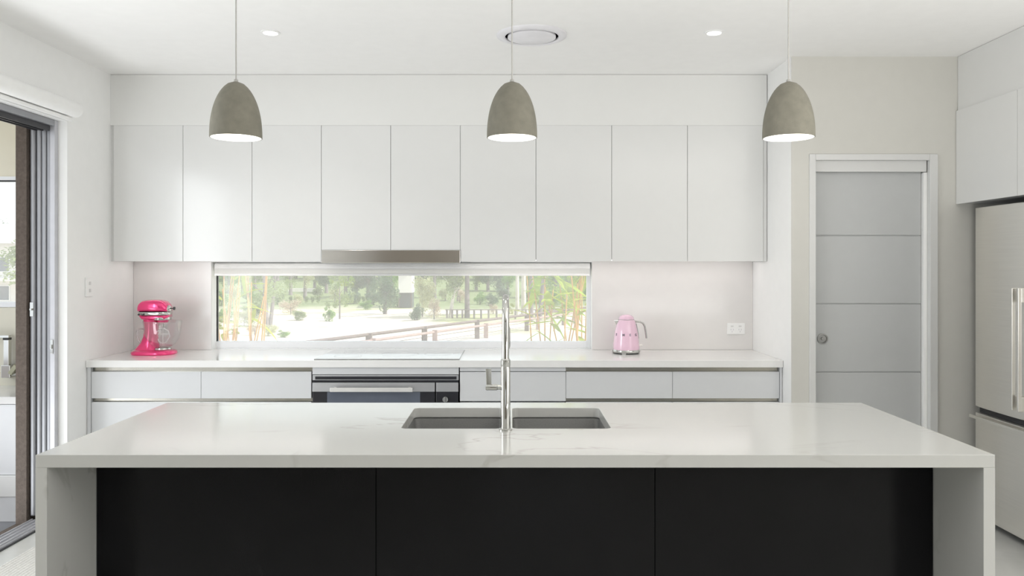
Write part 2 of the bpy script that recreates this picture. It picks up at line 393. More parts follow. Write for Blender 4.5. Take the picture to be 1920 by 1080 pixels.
# ------------------------------------------------------------ stacked sliding doors on the left
sd = sroot('door_1', (XL-0.10, OY1, 0), 'stacked grey sliding doors pushed open at the end of the opening')
fx0, fx1 = XL-0.19, XL-0.057
mb = MB(); mb.box(XL-0.080, XL-0.052, OY1-0.034, OY1, 0, OZ); mb.build('jamb', 'silver_track', sd, 0.002)
mb = MB(); mb.box(fx0, XL-0.052, OY0, OY1-0.034, OZ-0.035, OZ); mb.build('head_frame', 'aluminium', sd, 0.002)
for k in range(3):
    box('head_track', XL-0.072-0.036*k-0.010, XL-0.072-0.036*k, OY0, OY1-0.05, OZ-0.065, OZ-0.035, 'dark_aluminium', sd)
box('sill_track', fx0+0.02, XL-0.066, OY0, OY1-0.034, -0.005, 0.016, 'silver_track', sd, 0.001)
for k in range(4):
    box('sill_rail', XL-0.078-0.030*k-0.006, XL-0.078-0.030*k, OY0, OY1-0.05, 0.016, 0.024, 'silver_track', sd)
box('sill_shadow_strip', XL-0.066, XL-0.055, OY0, OY1-0.02, -0.002, 0.006, 'dark_aluminium', sd)  # dark strip standing in for the shadow at the track step
for k in range(4):
    xa = XL-0.081-0.0295*k-0.0275; xb = xa+0.0275; y0 = OY1-0.022-0.012*(k == 3); y1 = YB+0.05
    fr = MB(); fr.box(xa, xb, y0, y0+0.06, 0.03, OZ-0.05); fr.box(xa, xb, y1-0.06, y1, 0.03, OZ-0.05)
    fr.box(xa, xb, y0+0.06, y1-0.06, 0.03, 0.12); fr.box(xa, xb, y0+0.06, y1-0.06, OZ-0.13, OZ-0.05)
    p = fr.build('sliding_panel', 'aluminium', sd, 0.0105, seg=4)
    box('pane', xa+0.012, xb-0.012, y0+0.06, y1-0.06, 0.12, OZ-0.13, 'clear_glass', p)
    if k == 3:
        l = MB(); z = px(0,580,y0).z
        l.box(xa+0.004, xb-0.004, y0-0.004, y0, z-0.04, z+0.04); l.lathe([(0.006,-0.012),(0.006,0.0)], ((xa+xb)/2, y0-0.004, z), 10, axis='y')
        l.build('latch', 'chrome', p)
z = px(0,650,OY1-0.034).z
l = MB(); l.box(XL-0.076, XL-0.060, OY1-0.039, OY1-0.034, z-0.04, z+0.04); l.box(XL-0.073, XL-0.063, OY1-0.048, OY1-0.039, z-0.012, z+0.012)
l.build('strike_plate', 'chrome', sd, 0.001)
rb = thing('roller_blind', 'white roller blind rolled up over the sliding door opening', 'blind', (XL+0.055, 2.3, OZ+0.06))
MB().lathe([(0.0001, OY0-0.05), (0.045, OY0-0.05), (0.045, OY1+0.002), (0.0001, OY1+0.002)], (XL+0.048, 0, px(0,206,4.515).z), 28, axis='y').build('roll', 'white_fabric', rb, smooth=True)
box('fabric_drop', XL+0.010, XL+0.013, OY0-0.03, OY1-0.02, OZ+0.015, OZ+0.07, 'white_fabric', rb)
MB().lathe([(0.0001, OY0-0.04), (0.013, OY0-0.04), (0.013, OY1-0.008), (0.0001, OY1-0.008)], (XL+0.026, 0, OZ+0.008), 14, axis='y').build('bottom_bar', 'white_plastic', rb, smooth=True)

# ------------------------------------------------------------ pantry sliding door
dr = sroot('door_2', ((DX0+DX1)/2, YP+0.05, 0), 'pale grey flush pantry door with three grooves')
mb = MB(); mb.box(px(1517,0,YP).x, DX0+0.002, YP-0.012, YP+0.02, 0, px(0,289,YP).z)
mb.build('architrave', 'frame_paint', dr, 0.003)
mb = MB(); mb.box(DX1-0.002, px(1757,0,YP).x, YP-0.012, YP+0.02, 0, px(0,289,YP).z); mb.build('architrave', 'frame_paint', dr, 0.003)
box('architrave_head', DX0+0.002, DX1-0.002, YP-0.012, YP+0.02, DZ-0.002, px(0,289,YP).z, 'frame_paint', dr, 0.003)
box('track_cover', DX0, DX1-0.008, YP+0.014, YP+0.034, px(0,322,YP+.014).z, DZ, 'frame_paint', dr, 0.002)
box('jamb_strip', DX1-0.022, DX1, YP+0.021, YP+0.13, 0, DZ-0.07, 'white_plastic', dr, 0.002)
yd = YP+0.045
zs = [0.01]+[px(0,y,yd).z for y in (698, 570, 442)]+[2.06]
for a, b in zip(zs[:-1], zs[1:]):
    box('door_panel', DX0+0.001, DX1-0.024, yd, yd+0.035, a+0.0025, b-0.0025, 'door_paint', dr, 0.004)
box('door_core', DX0+0.002, DX1-0.025, yd+0.007, yd+0.030, 0.012, 2.058, 'door_paint', dr)
c = px(1542, 635, yd)
pl = MB().lathe([(0.0315, 0.0), (0.0315, -0.005), (0.024, -0.006), (0.022, -0.001), (0.0001, -0.001)], (c.x, yd, c.z), 28, axis='y').build('flush_pull', 'pull_steel', dr, smooth=True)
MB().lathe([(0.010, 0.0), (0.009, -0.006), (0.0001, -0.007)], (c.x, yd-0.001, c.z), 16, axis='y').build('pull_button', 'pull_steel', pl, smooth=True)

# ------------------------------------------------------------ bulkhead, wall cabinets, hood
YU = 5.0
zt, zb = px(0,235,YU).z, px(0,490,YU).z
struct(box('trim_1', XL, XN-0.004, YU, YB, zt, H-0.002, 'bulkhead_white', None, 0.001), 'white bulkhead between wall cabinets and ceiling')
struct(box('trim_2', XL, px(212,0,YU).x-0.001, YU+0.012, YB, zb, zt, 'cabinet_white'), 'narrow white filler beside the first wall cabinet')
struct(box('trim_3', px(1431.5,0,YU).x+0.001, XN-0.004, YU+0.004, YB, zb, zt, 'cabinet_white'), 'narrow white filler beside the last wall cabinet')
cols = [212.5, 343, 472.5, 602.5, 732.5, 863, 1005, 1147, 1289, 1431.5]
wl = ['tall gloss white wall cabinet at the sliding door end of the row', 'gloss white wall cabinet, second from the sliding door wall', 'gloss white wall cabinet directly beside the shorter rangehood pair, on the mixer side',
      'shorter gloss white wall cabinet above the mixer-side half of the steel rangehood', 'shorter gloss white wall cabinet above the kettle-side half of the steel rangehood',
      'gloss white wall cabinet with a bright window reflection, beside the rangehood', 'gloss white wall cabinet, third from the pantry end, over the end of the window',
      'gloss white wall cabinet above the pink kettle, second from the pantry end', 'gloss white wall cabinet at the pantry end of the row']
zh = px(0,469,YU).z
for i in range(9):
    a, b = px(cols[i],0,YU).x, px(cols[i+1],0,YU).x; zz = zh+0.001 if i in (3, 4) else zb
    t = thing('wall_cabinet', wl[i], 'cabinet', ((a+b)/2, YB, zz), 'gloss white wall cabinets in a row')
    box('body', a+0.0006, b-0.0006, YU+0.022, YB-0.001, zz+(0.001 if i in (3, 4) else 0.018), zt-0.001, 'drawer_white', t)
    box('door', a+0.0013, b-0.0013, YU, YU+0.020, zz, zt-0.0006, 'cabinet_white', t, 0.0008)
hx0, hx1 = px(602.5,0,YU).x+0.001, px(863,0,YU).x-0.001
t = thing('rangehood', 'slim stainless steel slide-out rangehood under the two shorter cabinets', 'rangehood', ((hx0+hx1)/2, YU+0.15, 1.49))
zl = px(0,493,YU).z
box('front_strip', hx0, hx1, YU-0.006, YU+0.014, zl, zh, 'hood_steel', t, 0.002)
box('body', hx0+0.01, hx1-0.01, YU+0.016, YB-0.02, zl+0.006, zh, 'oven_steel', t, 0.002)
for k in range(2):
    xa = hx0+0.05+k*(hx1-hx0-0.1)/2; xb = xa+(hx1-hx0-0.1)/2-0.01
    f = MB(); f.box(xa, xb, YU+0.04, YB-0.05, zl+0.002, zl+0.006)
    f.build('grease_filter', 'grille', t)
for a, b, lb in ((XL+0.05, hx0-0.02, 'thin warm LED strip under the wall cabinets above the pink mixer'), (hx1+0.02, XN-0.05, 'thin warm LED strip under the wall cabinets above the pink kettle')):
    t = thing('led_strip', lb, 'light', ((a+b)/2, YB-0.14, zb+0.01), 'LED strips under the wall cabinets')
    box('housing', a, b, YB-0.150, YB-0.130, zb+0.010, zb+0.0175, 'aluminium', t)
    box('diffuser', a+0.004, b-0.004, YB-0.147, YB-0.133, zb+0.007, zb+0.010, 'led_strip', t)

# ------------------------------------------------------------ splashbacks, wall plates
a = px(397,0,YB).x; b = px(1110,0,YB).x
sp = MB().box(XL+0.001, a-0.001, YB-0.006, YB-0.0005, 0.901, zb+0.01).build('splashback', 'splash_white', None, 0.0008)
tag(sp, 'glossy white splashback panel behind the pink stand mixer', 'splashback')
sp = MB().box(b, XN-0.001, YB-0.006, YB-0.0005, 0.901, zb+0.01).build('splashback', 'splash_white', None, 0.0008)
tag(sp, 'glossy white splashback panel behind the pink kettle', 'splashback')
c = px(1379, 616, YB)
t = thing('power_outlet', 'white double power outlet on the splashback near the pantry nib', 'outlet', (c.x, YB-0.006, c.z))
box('plate', c.x-0.060, c.x+0.060, YB-0.016, YB-0.006, c.z-0.038, c.z+0.038, 'white_plastic', t, 0.003)
for s in (-1, 1):
    box('rocker', c.x+s*0.027-0.009, c.x+s*0.027+0.009, YB-0.019, YB-0.016, c.z+0.012, c.z+0.022, 'frame_paint', t, 0.001)
    so = MB()
    for dx, dz in ((-0.008, -0.006), (0.008, -0.006), (0, -0.020)): so.box(c.x+s*0.027+dx-0.0016, c.x+s*0.027+dx+0.0016, YB-0.0165, YB-0.016, c.z+dz-0.005, c.z+dz+0.005)
    so.build('socket', 'grille', t)
c = Vector((XL, 4.735, px(0,538,4.735).z))
t = thing('light_switch', 'white vertical switch plate on the wall beside the sliding doors', 'switch', (XL, c.y, c.z))
box('plate', XL, XL+0.011, c.y-0.037, c.y+0.037, c.z-0.058, c.z+0.058, 'white_plastic', t, 0.003)
for dz in (-0.022, 0.022): box('rocker', XL+0.011, XL+0.014, c.y-0.010, c.y+0.010, c.z+dz-0.010, c.z+dz+0.010, 'frame_paint', t, 0.001)

# ------------------------------------------------------------ rear bench: worktop, drawers, oven, cooktop
YC, YD = 4.705, 4.722
ct = MB(); ct.box(XL+0.002, XN-0.002, YC, YB-0.0065, 0.858, 0.9)
box('stone_sill', WX0+0.001, WX1-0.001, YB-0.006, YB+0.084, 0.8975, 0.9015, 'quartz_plain', win)
wt = ct.build('rear_worktop', 'quartz_plain', None, 0.0015); tag(wt, 'long white stone worktop running under the window from wall to wall', 'worktop')
zc0, zd0 = px(0,697,YD).z, px(0,747,YD).z
zc1, zd1 = px(0,754,YD).z, 0.40
bx = [px(v,0,YD).x for v in (171, 377, 584)]; cx = [px(v,0,YD).x for v in (862, 1061, 1261, 1461.5)]
dl = {0: 'white two-handle-rail drawer unit at the sliding door end of the rear bench', 1: 'white drawer unit between the end unit and the oven, mixer side',
      2: 'white drawer unit without a steel rail beside the oven, behind the tap', 3: 'white drawer unit with steel rails in the middle of the kettle side', 4: 'white drawer unit with steel rails at the pantry end of the rear bench'}
units = [(bx[0], bx[1], 0), (bx[1], bx[2], 1), (cx[0], cx[1], 2), (cx[1], cx[2], 3), (cx[2], cx[3], 4)]
for a, b, k in units:
    t = thing('drawer_unit', dl[k], 'cabinet', ((a+b)/2, YD+0.28, 0), 'white drawer units of the rear bench')
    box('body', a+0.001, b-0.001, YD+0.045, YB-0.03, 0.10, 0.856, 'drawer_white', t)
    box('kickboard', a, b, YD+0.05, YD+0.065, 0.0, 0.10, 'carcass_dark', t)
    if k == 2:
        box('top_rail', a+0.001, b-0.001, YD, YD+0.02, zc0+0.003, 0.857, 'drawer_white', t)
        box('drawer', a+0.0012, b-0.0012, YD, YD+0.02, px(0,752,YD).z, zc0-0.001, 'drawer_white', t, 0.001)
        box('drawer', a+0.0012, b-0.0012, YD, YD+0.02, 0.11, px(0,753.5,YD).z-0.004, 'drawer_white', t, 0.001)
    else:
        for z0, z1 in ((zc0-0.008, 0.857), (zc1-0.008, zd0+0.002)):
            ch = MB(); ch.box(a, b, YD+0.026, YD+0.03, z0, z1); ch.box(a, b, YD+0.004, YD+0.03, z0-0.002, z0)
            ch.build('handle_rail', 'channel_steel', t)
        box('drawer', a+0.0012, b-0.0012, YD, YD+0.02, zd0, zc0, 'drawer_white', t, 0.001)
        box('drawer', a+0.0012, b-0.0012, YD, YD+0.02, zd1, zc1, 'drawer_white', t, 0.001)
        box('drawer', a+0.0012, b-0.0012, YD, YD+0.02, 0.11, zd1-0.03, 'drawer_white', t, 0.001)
for a, b, lb in ((XL+0.003, bx[0]-0.0015, 'white end panel of the rear bench against the sliding door wall'), (cx[3]+0.0015, XN-0.003, 'white end panel of the rear bench against the pantry nib')):
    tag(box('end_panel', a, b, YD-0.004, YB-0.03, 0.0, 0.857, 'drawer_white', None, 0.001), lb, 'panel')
ox0, ox1 = px(585.5,0,YD).x, px(860.5,0,YD).x
ov = thing('oven', 'built-in steel and black glass oven under the cooktop', 'oven', ((ox0+ox1)/2, YD+0.25, 0.1))
P = lambda x, y: (px(x,0,YD).x, px(0,y,YD).z)
box('filler_panel', ox0+0.001, ox1-0.001, YD, YD+0.02, P(0,702)[1], 0.857, 'drawer_white', ov, 0.001)
box('cavity_body', ox0+0.006, ox1-0.006, YD+0.03, YB-0.04, 0.16, 0.85, 'oven_black', ov)
box('vent_trim', ox0+0.002, ox1-0.002, YD+0.002, YD+0.022, P(0,704.5)[1]-0.028, P(0,703)[1], 'oven_steel', ov, 0.001)
box('vent_slot', P(591,0)[0], P(856,0)[0], YD-0.001, YD+0.006, P(0,711.5)[1], P(0,706)[1], 'oven_black', ov)
box('vent_gap', ox0+0.003, ox1-0.003, YD-0.002, YD+0.02, P(0,716.5)[1], P(0,713.5)[1], 'oven_black', ov)
do = box('door', ox0+0.003, P(815.5,0)[0], YD-0.006, YD+0.028, 0.20, P(0,717)[1], 'oven_black', ov, 0.002)
box('door_trim', ox0+0.003, P(815.5,0)[0], YD-0.010, YD-0.006, P(0,734)[1], P(0,717)[1], 'oven_steel', do, 0.001)
box('door_window', P(614,0)[0], P(788,0)[0], YD-0.0075, YD-0.006, 0.26, P(0,734.5)[1], 'oven_glass', do)
h = MB(); h.box(P(623,0)[0], P(776,0)[0], YD-0.062, YD-0.050, P(0,732)[1], P(0,724.5)[1])
for xx in (630, 769): h.box(P(xx,0)[0]-0.008, P(xx,0)[0]+0.008, YD-0.050, YD-0.010, P(0,731)[1], P(0,725.5)[1])
h.build('handle', 'handle_steel', do, 0.002)
cp = box('control_panel', P(818,0)[0], ox1-0.003, YD-0.006, YD+0.028, 0.20, P(0,717)[1], 'oven_black', ov, 0.002)
box('panel_trim', P(818,0)[0], ox1-0.003, YD-0.010, YD-0.006, P(0,734)[1], P(0,717)[1], 'oven_steel', cp, 0.001)
for zk in (P(0,748)[1], P(0,748)[1]-0.11, P(0,748)[1]-0.22):
    kx = P(835.5,0)[0]
    k = MB().lathe([(0.019,-0.001),(0.0185,-0.018),(0.0165,-0.021),(0.0001,-0.021)], (kx, YD-0.006, zk), 28, axis='y').build('knob', 'chrome', cp, smooth=True)
    k2 = MB(); k2.box(kx+0.002, kx+0.005, YD-0.0285, YD-0.0272, zk-0.016, zk+0.016); k2.build('knob_mark', 'knob_dark', cp)
box('plinth', ox0, ox1, YD+0.05, YD+0.065, 0.0, 0.16, 'carcass_dark', ov)
a0, a1 = px(589,674.5,4.75), px(862,674.5,4.75)
t = thing('induction_cooktop', 'flat induction cooktop set into the rear bench, dark glass coloured pale like its reflection', 'cooktop', ((a0.x+a1.x)/2, 4.99, 0.9))
yc0, yc1 = 0.57*F/(674.5-499), 0.57*F/(657-499)
box('trim', a0.x, a1.x, yc0, yc1, 0.9003, 0.9035, 'cooktop_edge', t, 0.0008)
box('glass', a0.x+0.003, a1.x-0.003, yc0+0.003, yc1-0.003, 0.9036, 0.9052, 'cooktop_glass', t, 0.0005)
for q, (ux, uy, r) in enumerate(((0.2,0.28,0.085),(0.2,0.72,0.07),(0.55,0.5,0.12),(0.83,0.5,0.09))):
    cxx, cyy = a0.x+(a1.x-a0.x)*ux, yc0+(yc1-yc0)*uy
    MB().lathe([(r,0),(r,0.0003),(r-0.003,0.0003),(r-0.003,0)], (cxx, cyy, 0.9052), 40, cap0=False, cap1=False).build('zone_ring', 'grille', t)

# ------------------------------------------------------------ island
IX0, IX1, IY0, IY1 = -1.4382, 1.4608, 2.353, 3.253
isl = thing('island_benchtop', 'white veined stone island benchtop with waterfall ends', 'benchtop', (0.011, 2.8, 0))
TH = 0.0387; ST = 0.035
slab = box('top_slab', IX0, IX1, IY0, IY1, 0.9-TH, 0.9, 'quartz', None)
sx = [(-0.389, -0.0345), (0.0035, 0.3505)]; sy0, sy1 = 2.735, 3.135
cut = []
for a, b in sx:
    cut.append(MB().loft([rrect(a, b, sy0, sy1, 0.8, 0.022), rrect(a, b, sy0, sy1, 1.0, 0.022)]).build('cutter', None))
bool_cut(slab, cut)
slab.parent = isl; slab.location = -isl.location
m_ = slab.modifiers.new('edge', 'BEVEL'); m_.width = 0.0018; m_.segments = 2; m_.limit_method = 'ANGLE'; m_.angle_limit = math.radians(60)
box('waterfall_end', IX0, IX0+ST, IY0, IY1, 0, 0.9-TH-0.0003, 'quartz', isl, 0.001)
box('waterfall_end', IX1-ST, IX1, IY0, IY1, 0, 0.9-TH-0.0003, 'quartz', isl, 0.001)
YI = 2.632
ib = thing('island_cabinet', 'black gloss panelled island cabinet between the white stone ends', 'cabinet', (0.011, 2.9, 0))
mb = MB(); x0, x1 = IX0+ST+0.002, IX1-ST-0.002
mb.box(x0, x1, YI+0.02, YI+0.04, 0.0, 0.858); mb.box(x0, x1, IY1-0.06, IY1-0.04, 0.1, 0.858)
mb.box(x0, x0+0.018, YI+0.04, IY1-0.06, 0, 0.858); mb.box(x1-0.018, x1, YI+0.04, IY1-0.06, 0, 0.858); mb.box(x0+0.018, x1-0.018, YI+0.04, IY1-0.06, 0.08, 0.1)
mb.build('body', 'carcass_dark', ib)
for a, b in ((x0, px(705,0,YI).x-0.001), (px(705,0,YI).x+0.001, px(1228,0,YI).x-0.001), (px(1228,0,YI).x+0.001, x1)):
    box('panel', a, b, YI, YI+0.019, 0.002, 0.8595, 'black_panel', ib, 0.0015)
n = 4
for k in range(n):
    a = x0+(x1-x0)*k/n; b = x0+(x1-x0)*(k+1)/n
    box('door', a+0.002, b-0.002, IY1-0.039, IY1-0.020, 0.105, 0.835, 'drawer_white', ib, 0.001)
sk = thing('double_sink', 'dark grey undermount double sink set in the island benchtop', 'sink', (-0.02, 2.93, 0.66))
for a, b in sx:
    o1 = [rrect(a-0.014, b+0.014, sy0-0.014, sy1+0.014, 0.860, 0.03), rrect(a-0.006, b+0.006, sy0-0.006, sy1+0.006, 0.860, 0.026),
          rrect(a-0.001, b+0.001, sy0-0.001, sy1+0.001, 0.855, 0.024), rrect(a+0.006, b-0.006, sy0+0.006, sy1-0.006, 0.70, 0.03),
          rrect(a+0.03, b-0.03, sy0+0.03, sy1-0.03, 0.672, 0.03), rrect((a+b)/2-0.05, (a+b)/2+0.05, (sy0+sy1)/2-0.05, (sy0+sy1)/2+0.05, 0.668, 0.045)]
    o2 = [rrect((a+b)/2-0.05, (a+b)/2+0.05, (sy0+sy1)/2-0.05, (sy0+sy1)/2+0.05, 0.660, 0.045), rrect(a+0.02, b-0.02, sy0+0.02, sy1-0.02, 0.664, 0.03),
          rrect(a-0.002, b+0.002, sy0-0.002, sy1+0.002, 0.70, 0.03), rrect(a-0.009, b+0.009, sy0-0.009, sy1+0.009, 0.855, 0.03), rrect(a-0.014, b+0.014, sy0-0.014, sy1+0.014, 0.856, 0.03)]
    bo = MB().loft(o1+o2, closed=True).build('bowl', 'sink_grey', sk, smooth=True, ang=50)
    cxx, cyy = (a+b)/2, (sy0+sy1)/2
    MB().lathe([(0.046,0.0),(0.046,0.003),(0.034,0.003),(0.030,-0.004),(0.0001,-0.004)], (cxx, cyy, 0.668), 28).build('drain', 'chrome', bo, smooth=True)

# ------------------------------------------------------------ tap
TX, TY = -0.0205, 2.712
tp = thing('kitchen_tap', 'tall chrome gooseneck mixer tap at the front of the double sink', 'tap', (TX, TY, 0.9))
MB().lathe([(0.0235,0),(0.0235,0.004),(0.017,0.007),(0.0165,0.02)], (TX, TY, 0.9), 32).build('base_ring', 'chrome', tp, smooth=True)
zj = px(0,683,2.70).z
MB().lathe([(0.0168,0.006),(0.0168,zj-0.9-0.012),(0.0158,zj-0.9-0.010),(0.0158,zj-0.9-0.008),(0.0168,zj-0.9-0.006),(0.0168,zj-0.9+0.014),(0.0135,zj-0.9+0.018)], (TX, TY, 0.9), 32).build('body', 'chrome', tp, smooth=True, ang=30)
pts = [(TX, TY, zj+0.015), (TX, TY, 1.20), (TX, TY, 1.27)]
R = 0.088
zc = px(0,553,2.75).z-R-0.011
pts = [(TX, TY, zj+0.015), (TX, TY, zj+0.05), (TX, TY, zc)]
for k in range(1, 17):
    a = PI*k/16; pts.append((TX, TY+R-R*math.cos(a), zc+R*math.sin(a)))
pts.append((TX, TY+2*R, zc-0.02))
MB().tube(pts, 0.0124, 20).build('spout_pipe', 'chrome', tp, smooth=True)
MB().lathe([(0.0118,0.0),(0.0150,-0.01),(0.0155,-0.075),(0.013,-0.085),(0.0001,-0.085)], (TX+0.001, TY+2*R, zc-0.02), 24).build('spray_head', 'chrome', tp, smooth=True)
lv = MB(); zl_ = px(0,727,2.70).z
lv.lathe([(0.0085,0.012),(0.0085,-0.028),(0.0105,-0.030),(0.0105,-0.066),(0.009,-0.069),(0.0001,-0.069)], (TX, TY, zl_), 24, axis='x')
lo = lv.build('lever_arm', 'chrome', tp, smooth=True, ang=30)
c = px(916.5, 0, 2.70).x
lv = MB(); lv.loft([rrect(c-0.0095, c+0.0095, TY-0.003, TY+0.003, zl_+0.008, 0.002), rrect(c-0.0105, c+0.0088, TY-0.004, TY+0.002, zl_+0.045, 0.002), rrect(c-0.0115, c+0.0082, TY-0.006, TY-0.0005, px(0,692,2.70).z, 0.002)])
lv.build('lever_blade', 'chrome', lo, smooth=True, ang=40)

# ------------------------------------------------------------ pendants
def pendant(cxp, label):
    Y = 2.80; c = px(cxp, 258.5, Y); zr = c.z; ztop = px(0,152,Y).z
    t = thing('pendant_lamp', label, 'lamp', (c.x, Y, zr), 'concrete pendant lamps over the island')
    Hh = ztop-zr; R0 = 0.0905
    prof = []
    for k in range(19):
        u = k/18; prof.append((max(0.0005, R0*(1-u**2.25)**0.54), Hh*u))
    inner = [(max(0.0005, r-0.005), h-0.005 if i else 0.0) for i, (r, h) in enumerate(prof)]
    outer = [(R0-0.002, -0.0005)]+prof
    MB().lathe(outer, (c.x, Y, zr), 48, cap0=False, cap1=True).build('shade', 'concrete', t, smooth=True, ang=60)
    MB().lathe([(R0-0.002, -0.0005)]+inner[:-1]+[(0.0005, Hh-0.006)], (c.x, Y, zr), 48, cap0=False, cap1=True).build('shade_lining', 'shade_inner', t, smooth=True, ang=60)
    bl = MB().lathe([(0.0001,-0.045),(0.022,-0.041),(0.036,-0.024),(0.040,0.0),(0.034,0.022),(0.018,0.045),(0.016,0.07)], (c.x, Y, zr+0.070), 24).build('bulb', 'bulb', t, smooth=True)
    MB().lathe([(0.0165,0),(0.0165,0.035),(0.008,0.04)], (c.x, Y, zr+0.140), 16).build('bulb_holder', 'white_plastic', t, smooth=True)
    MB().tube([(c.x, Y, ztop-0.01), (c.x, Y, 2.2), (c.x, Y, H-0.02)], 0.0026, 8).build('cord', 'cord', t, smooth=True)
    MB().lathe([(0.0075,-0.004),(0.0075,0.004),(0.004,0.007)], (c.x, Y, ztop), 16).build('cord_grip', 'cord', t, smooth=True)
    MB().lathe([(0.05,-0.022),(0.05,0.0)], (c.x, Y, H), 28).build('ceiling_rose', 'white_plastic', t, smooth=True)
pendant(442.5, 'grey concrete dome pendant lamp hanging nearest the sliding doors')
pendant(960, 'grey concrete dome pendant lamp, middle of the three, above the sink')
pendant(1478.5, 'grey concrete dome pendant lamp hanging nearest the pantry door')

# ------------------------------------------------------------ ceiling: downlights, vent
def downlight(x, y, label):
    t = thing('downlight', label, 'light', (x, y, H), 'recessed ceiling downlights')
    MB().lathe([(0.050,0.0),(0.050,-0.004),(0.038,-0.006),(0.035,-0.001)], (x, y, H), 32, cap0=False, cap1=False).build('trim_ring', 'white_plastic', t, smooth=True)
    MB().lathe([(0.036,-0.003),(0.020,-0.006),(0.0001,-0.0065)], (x, y, H+0.001), 32).build('lens', 'downlight_lens', t, smooth=True)
    lamp('downlight_beam', 'SPOT', (x, y, H-0.02), (0, 0, 0), 20, (1.0, 0.96, 0.91), spot_size=math.radians(130), spot_blend=1.0, shadow_soft_size=0.05)
downlight(-1.268, 4.10, 'small lit recessed downlight in the ceiling on the sliding door side')
downlight(1.066, 4.10, 'small lit recessed downlight in the ceiling on the pantry side')
t = thing('ceiling_vent', 'round white air vent in the ceiling behind the middle pendant', 'vent', (0.108, 4.15, H))
VX, VY = 0.108, 4.15
MB().lathe([(0.188,0.0),(0.186,-0.006),(0.150,-0.016),(0.143,-0.012),(0.143,0.0)], (VX, VY, H), 56, cap0=False, cap1=False).build('outer_ring', 'vent_white', t, smooth=True, ang=60)
MB().lathe([(0.143,-0.001),(0.0001,-0.001)], (VX, VY, H-0.001), 48).build('throat', 'vent_dark', t)
MB().lathe([(0.128,-0.004),(0.1285,-0.014),(0.10,-0.024),(0.0001,-0.027)], (VX, VY, H), 56).build('centre_disc', 'vent_white', t, smooth=True)

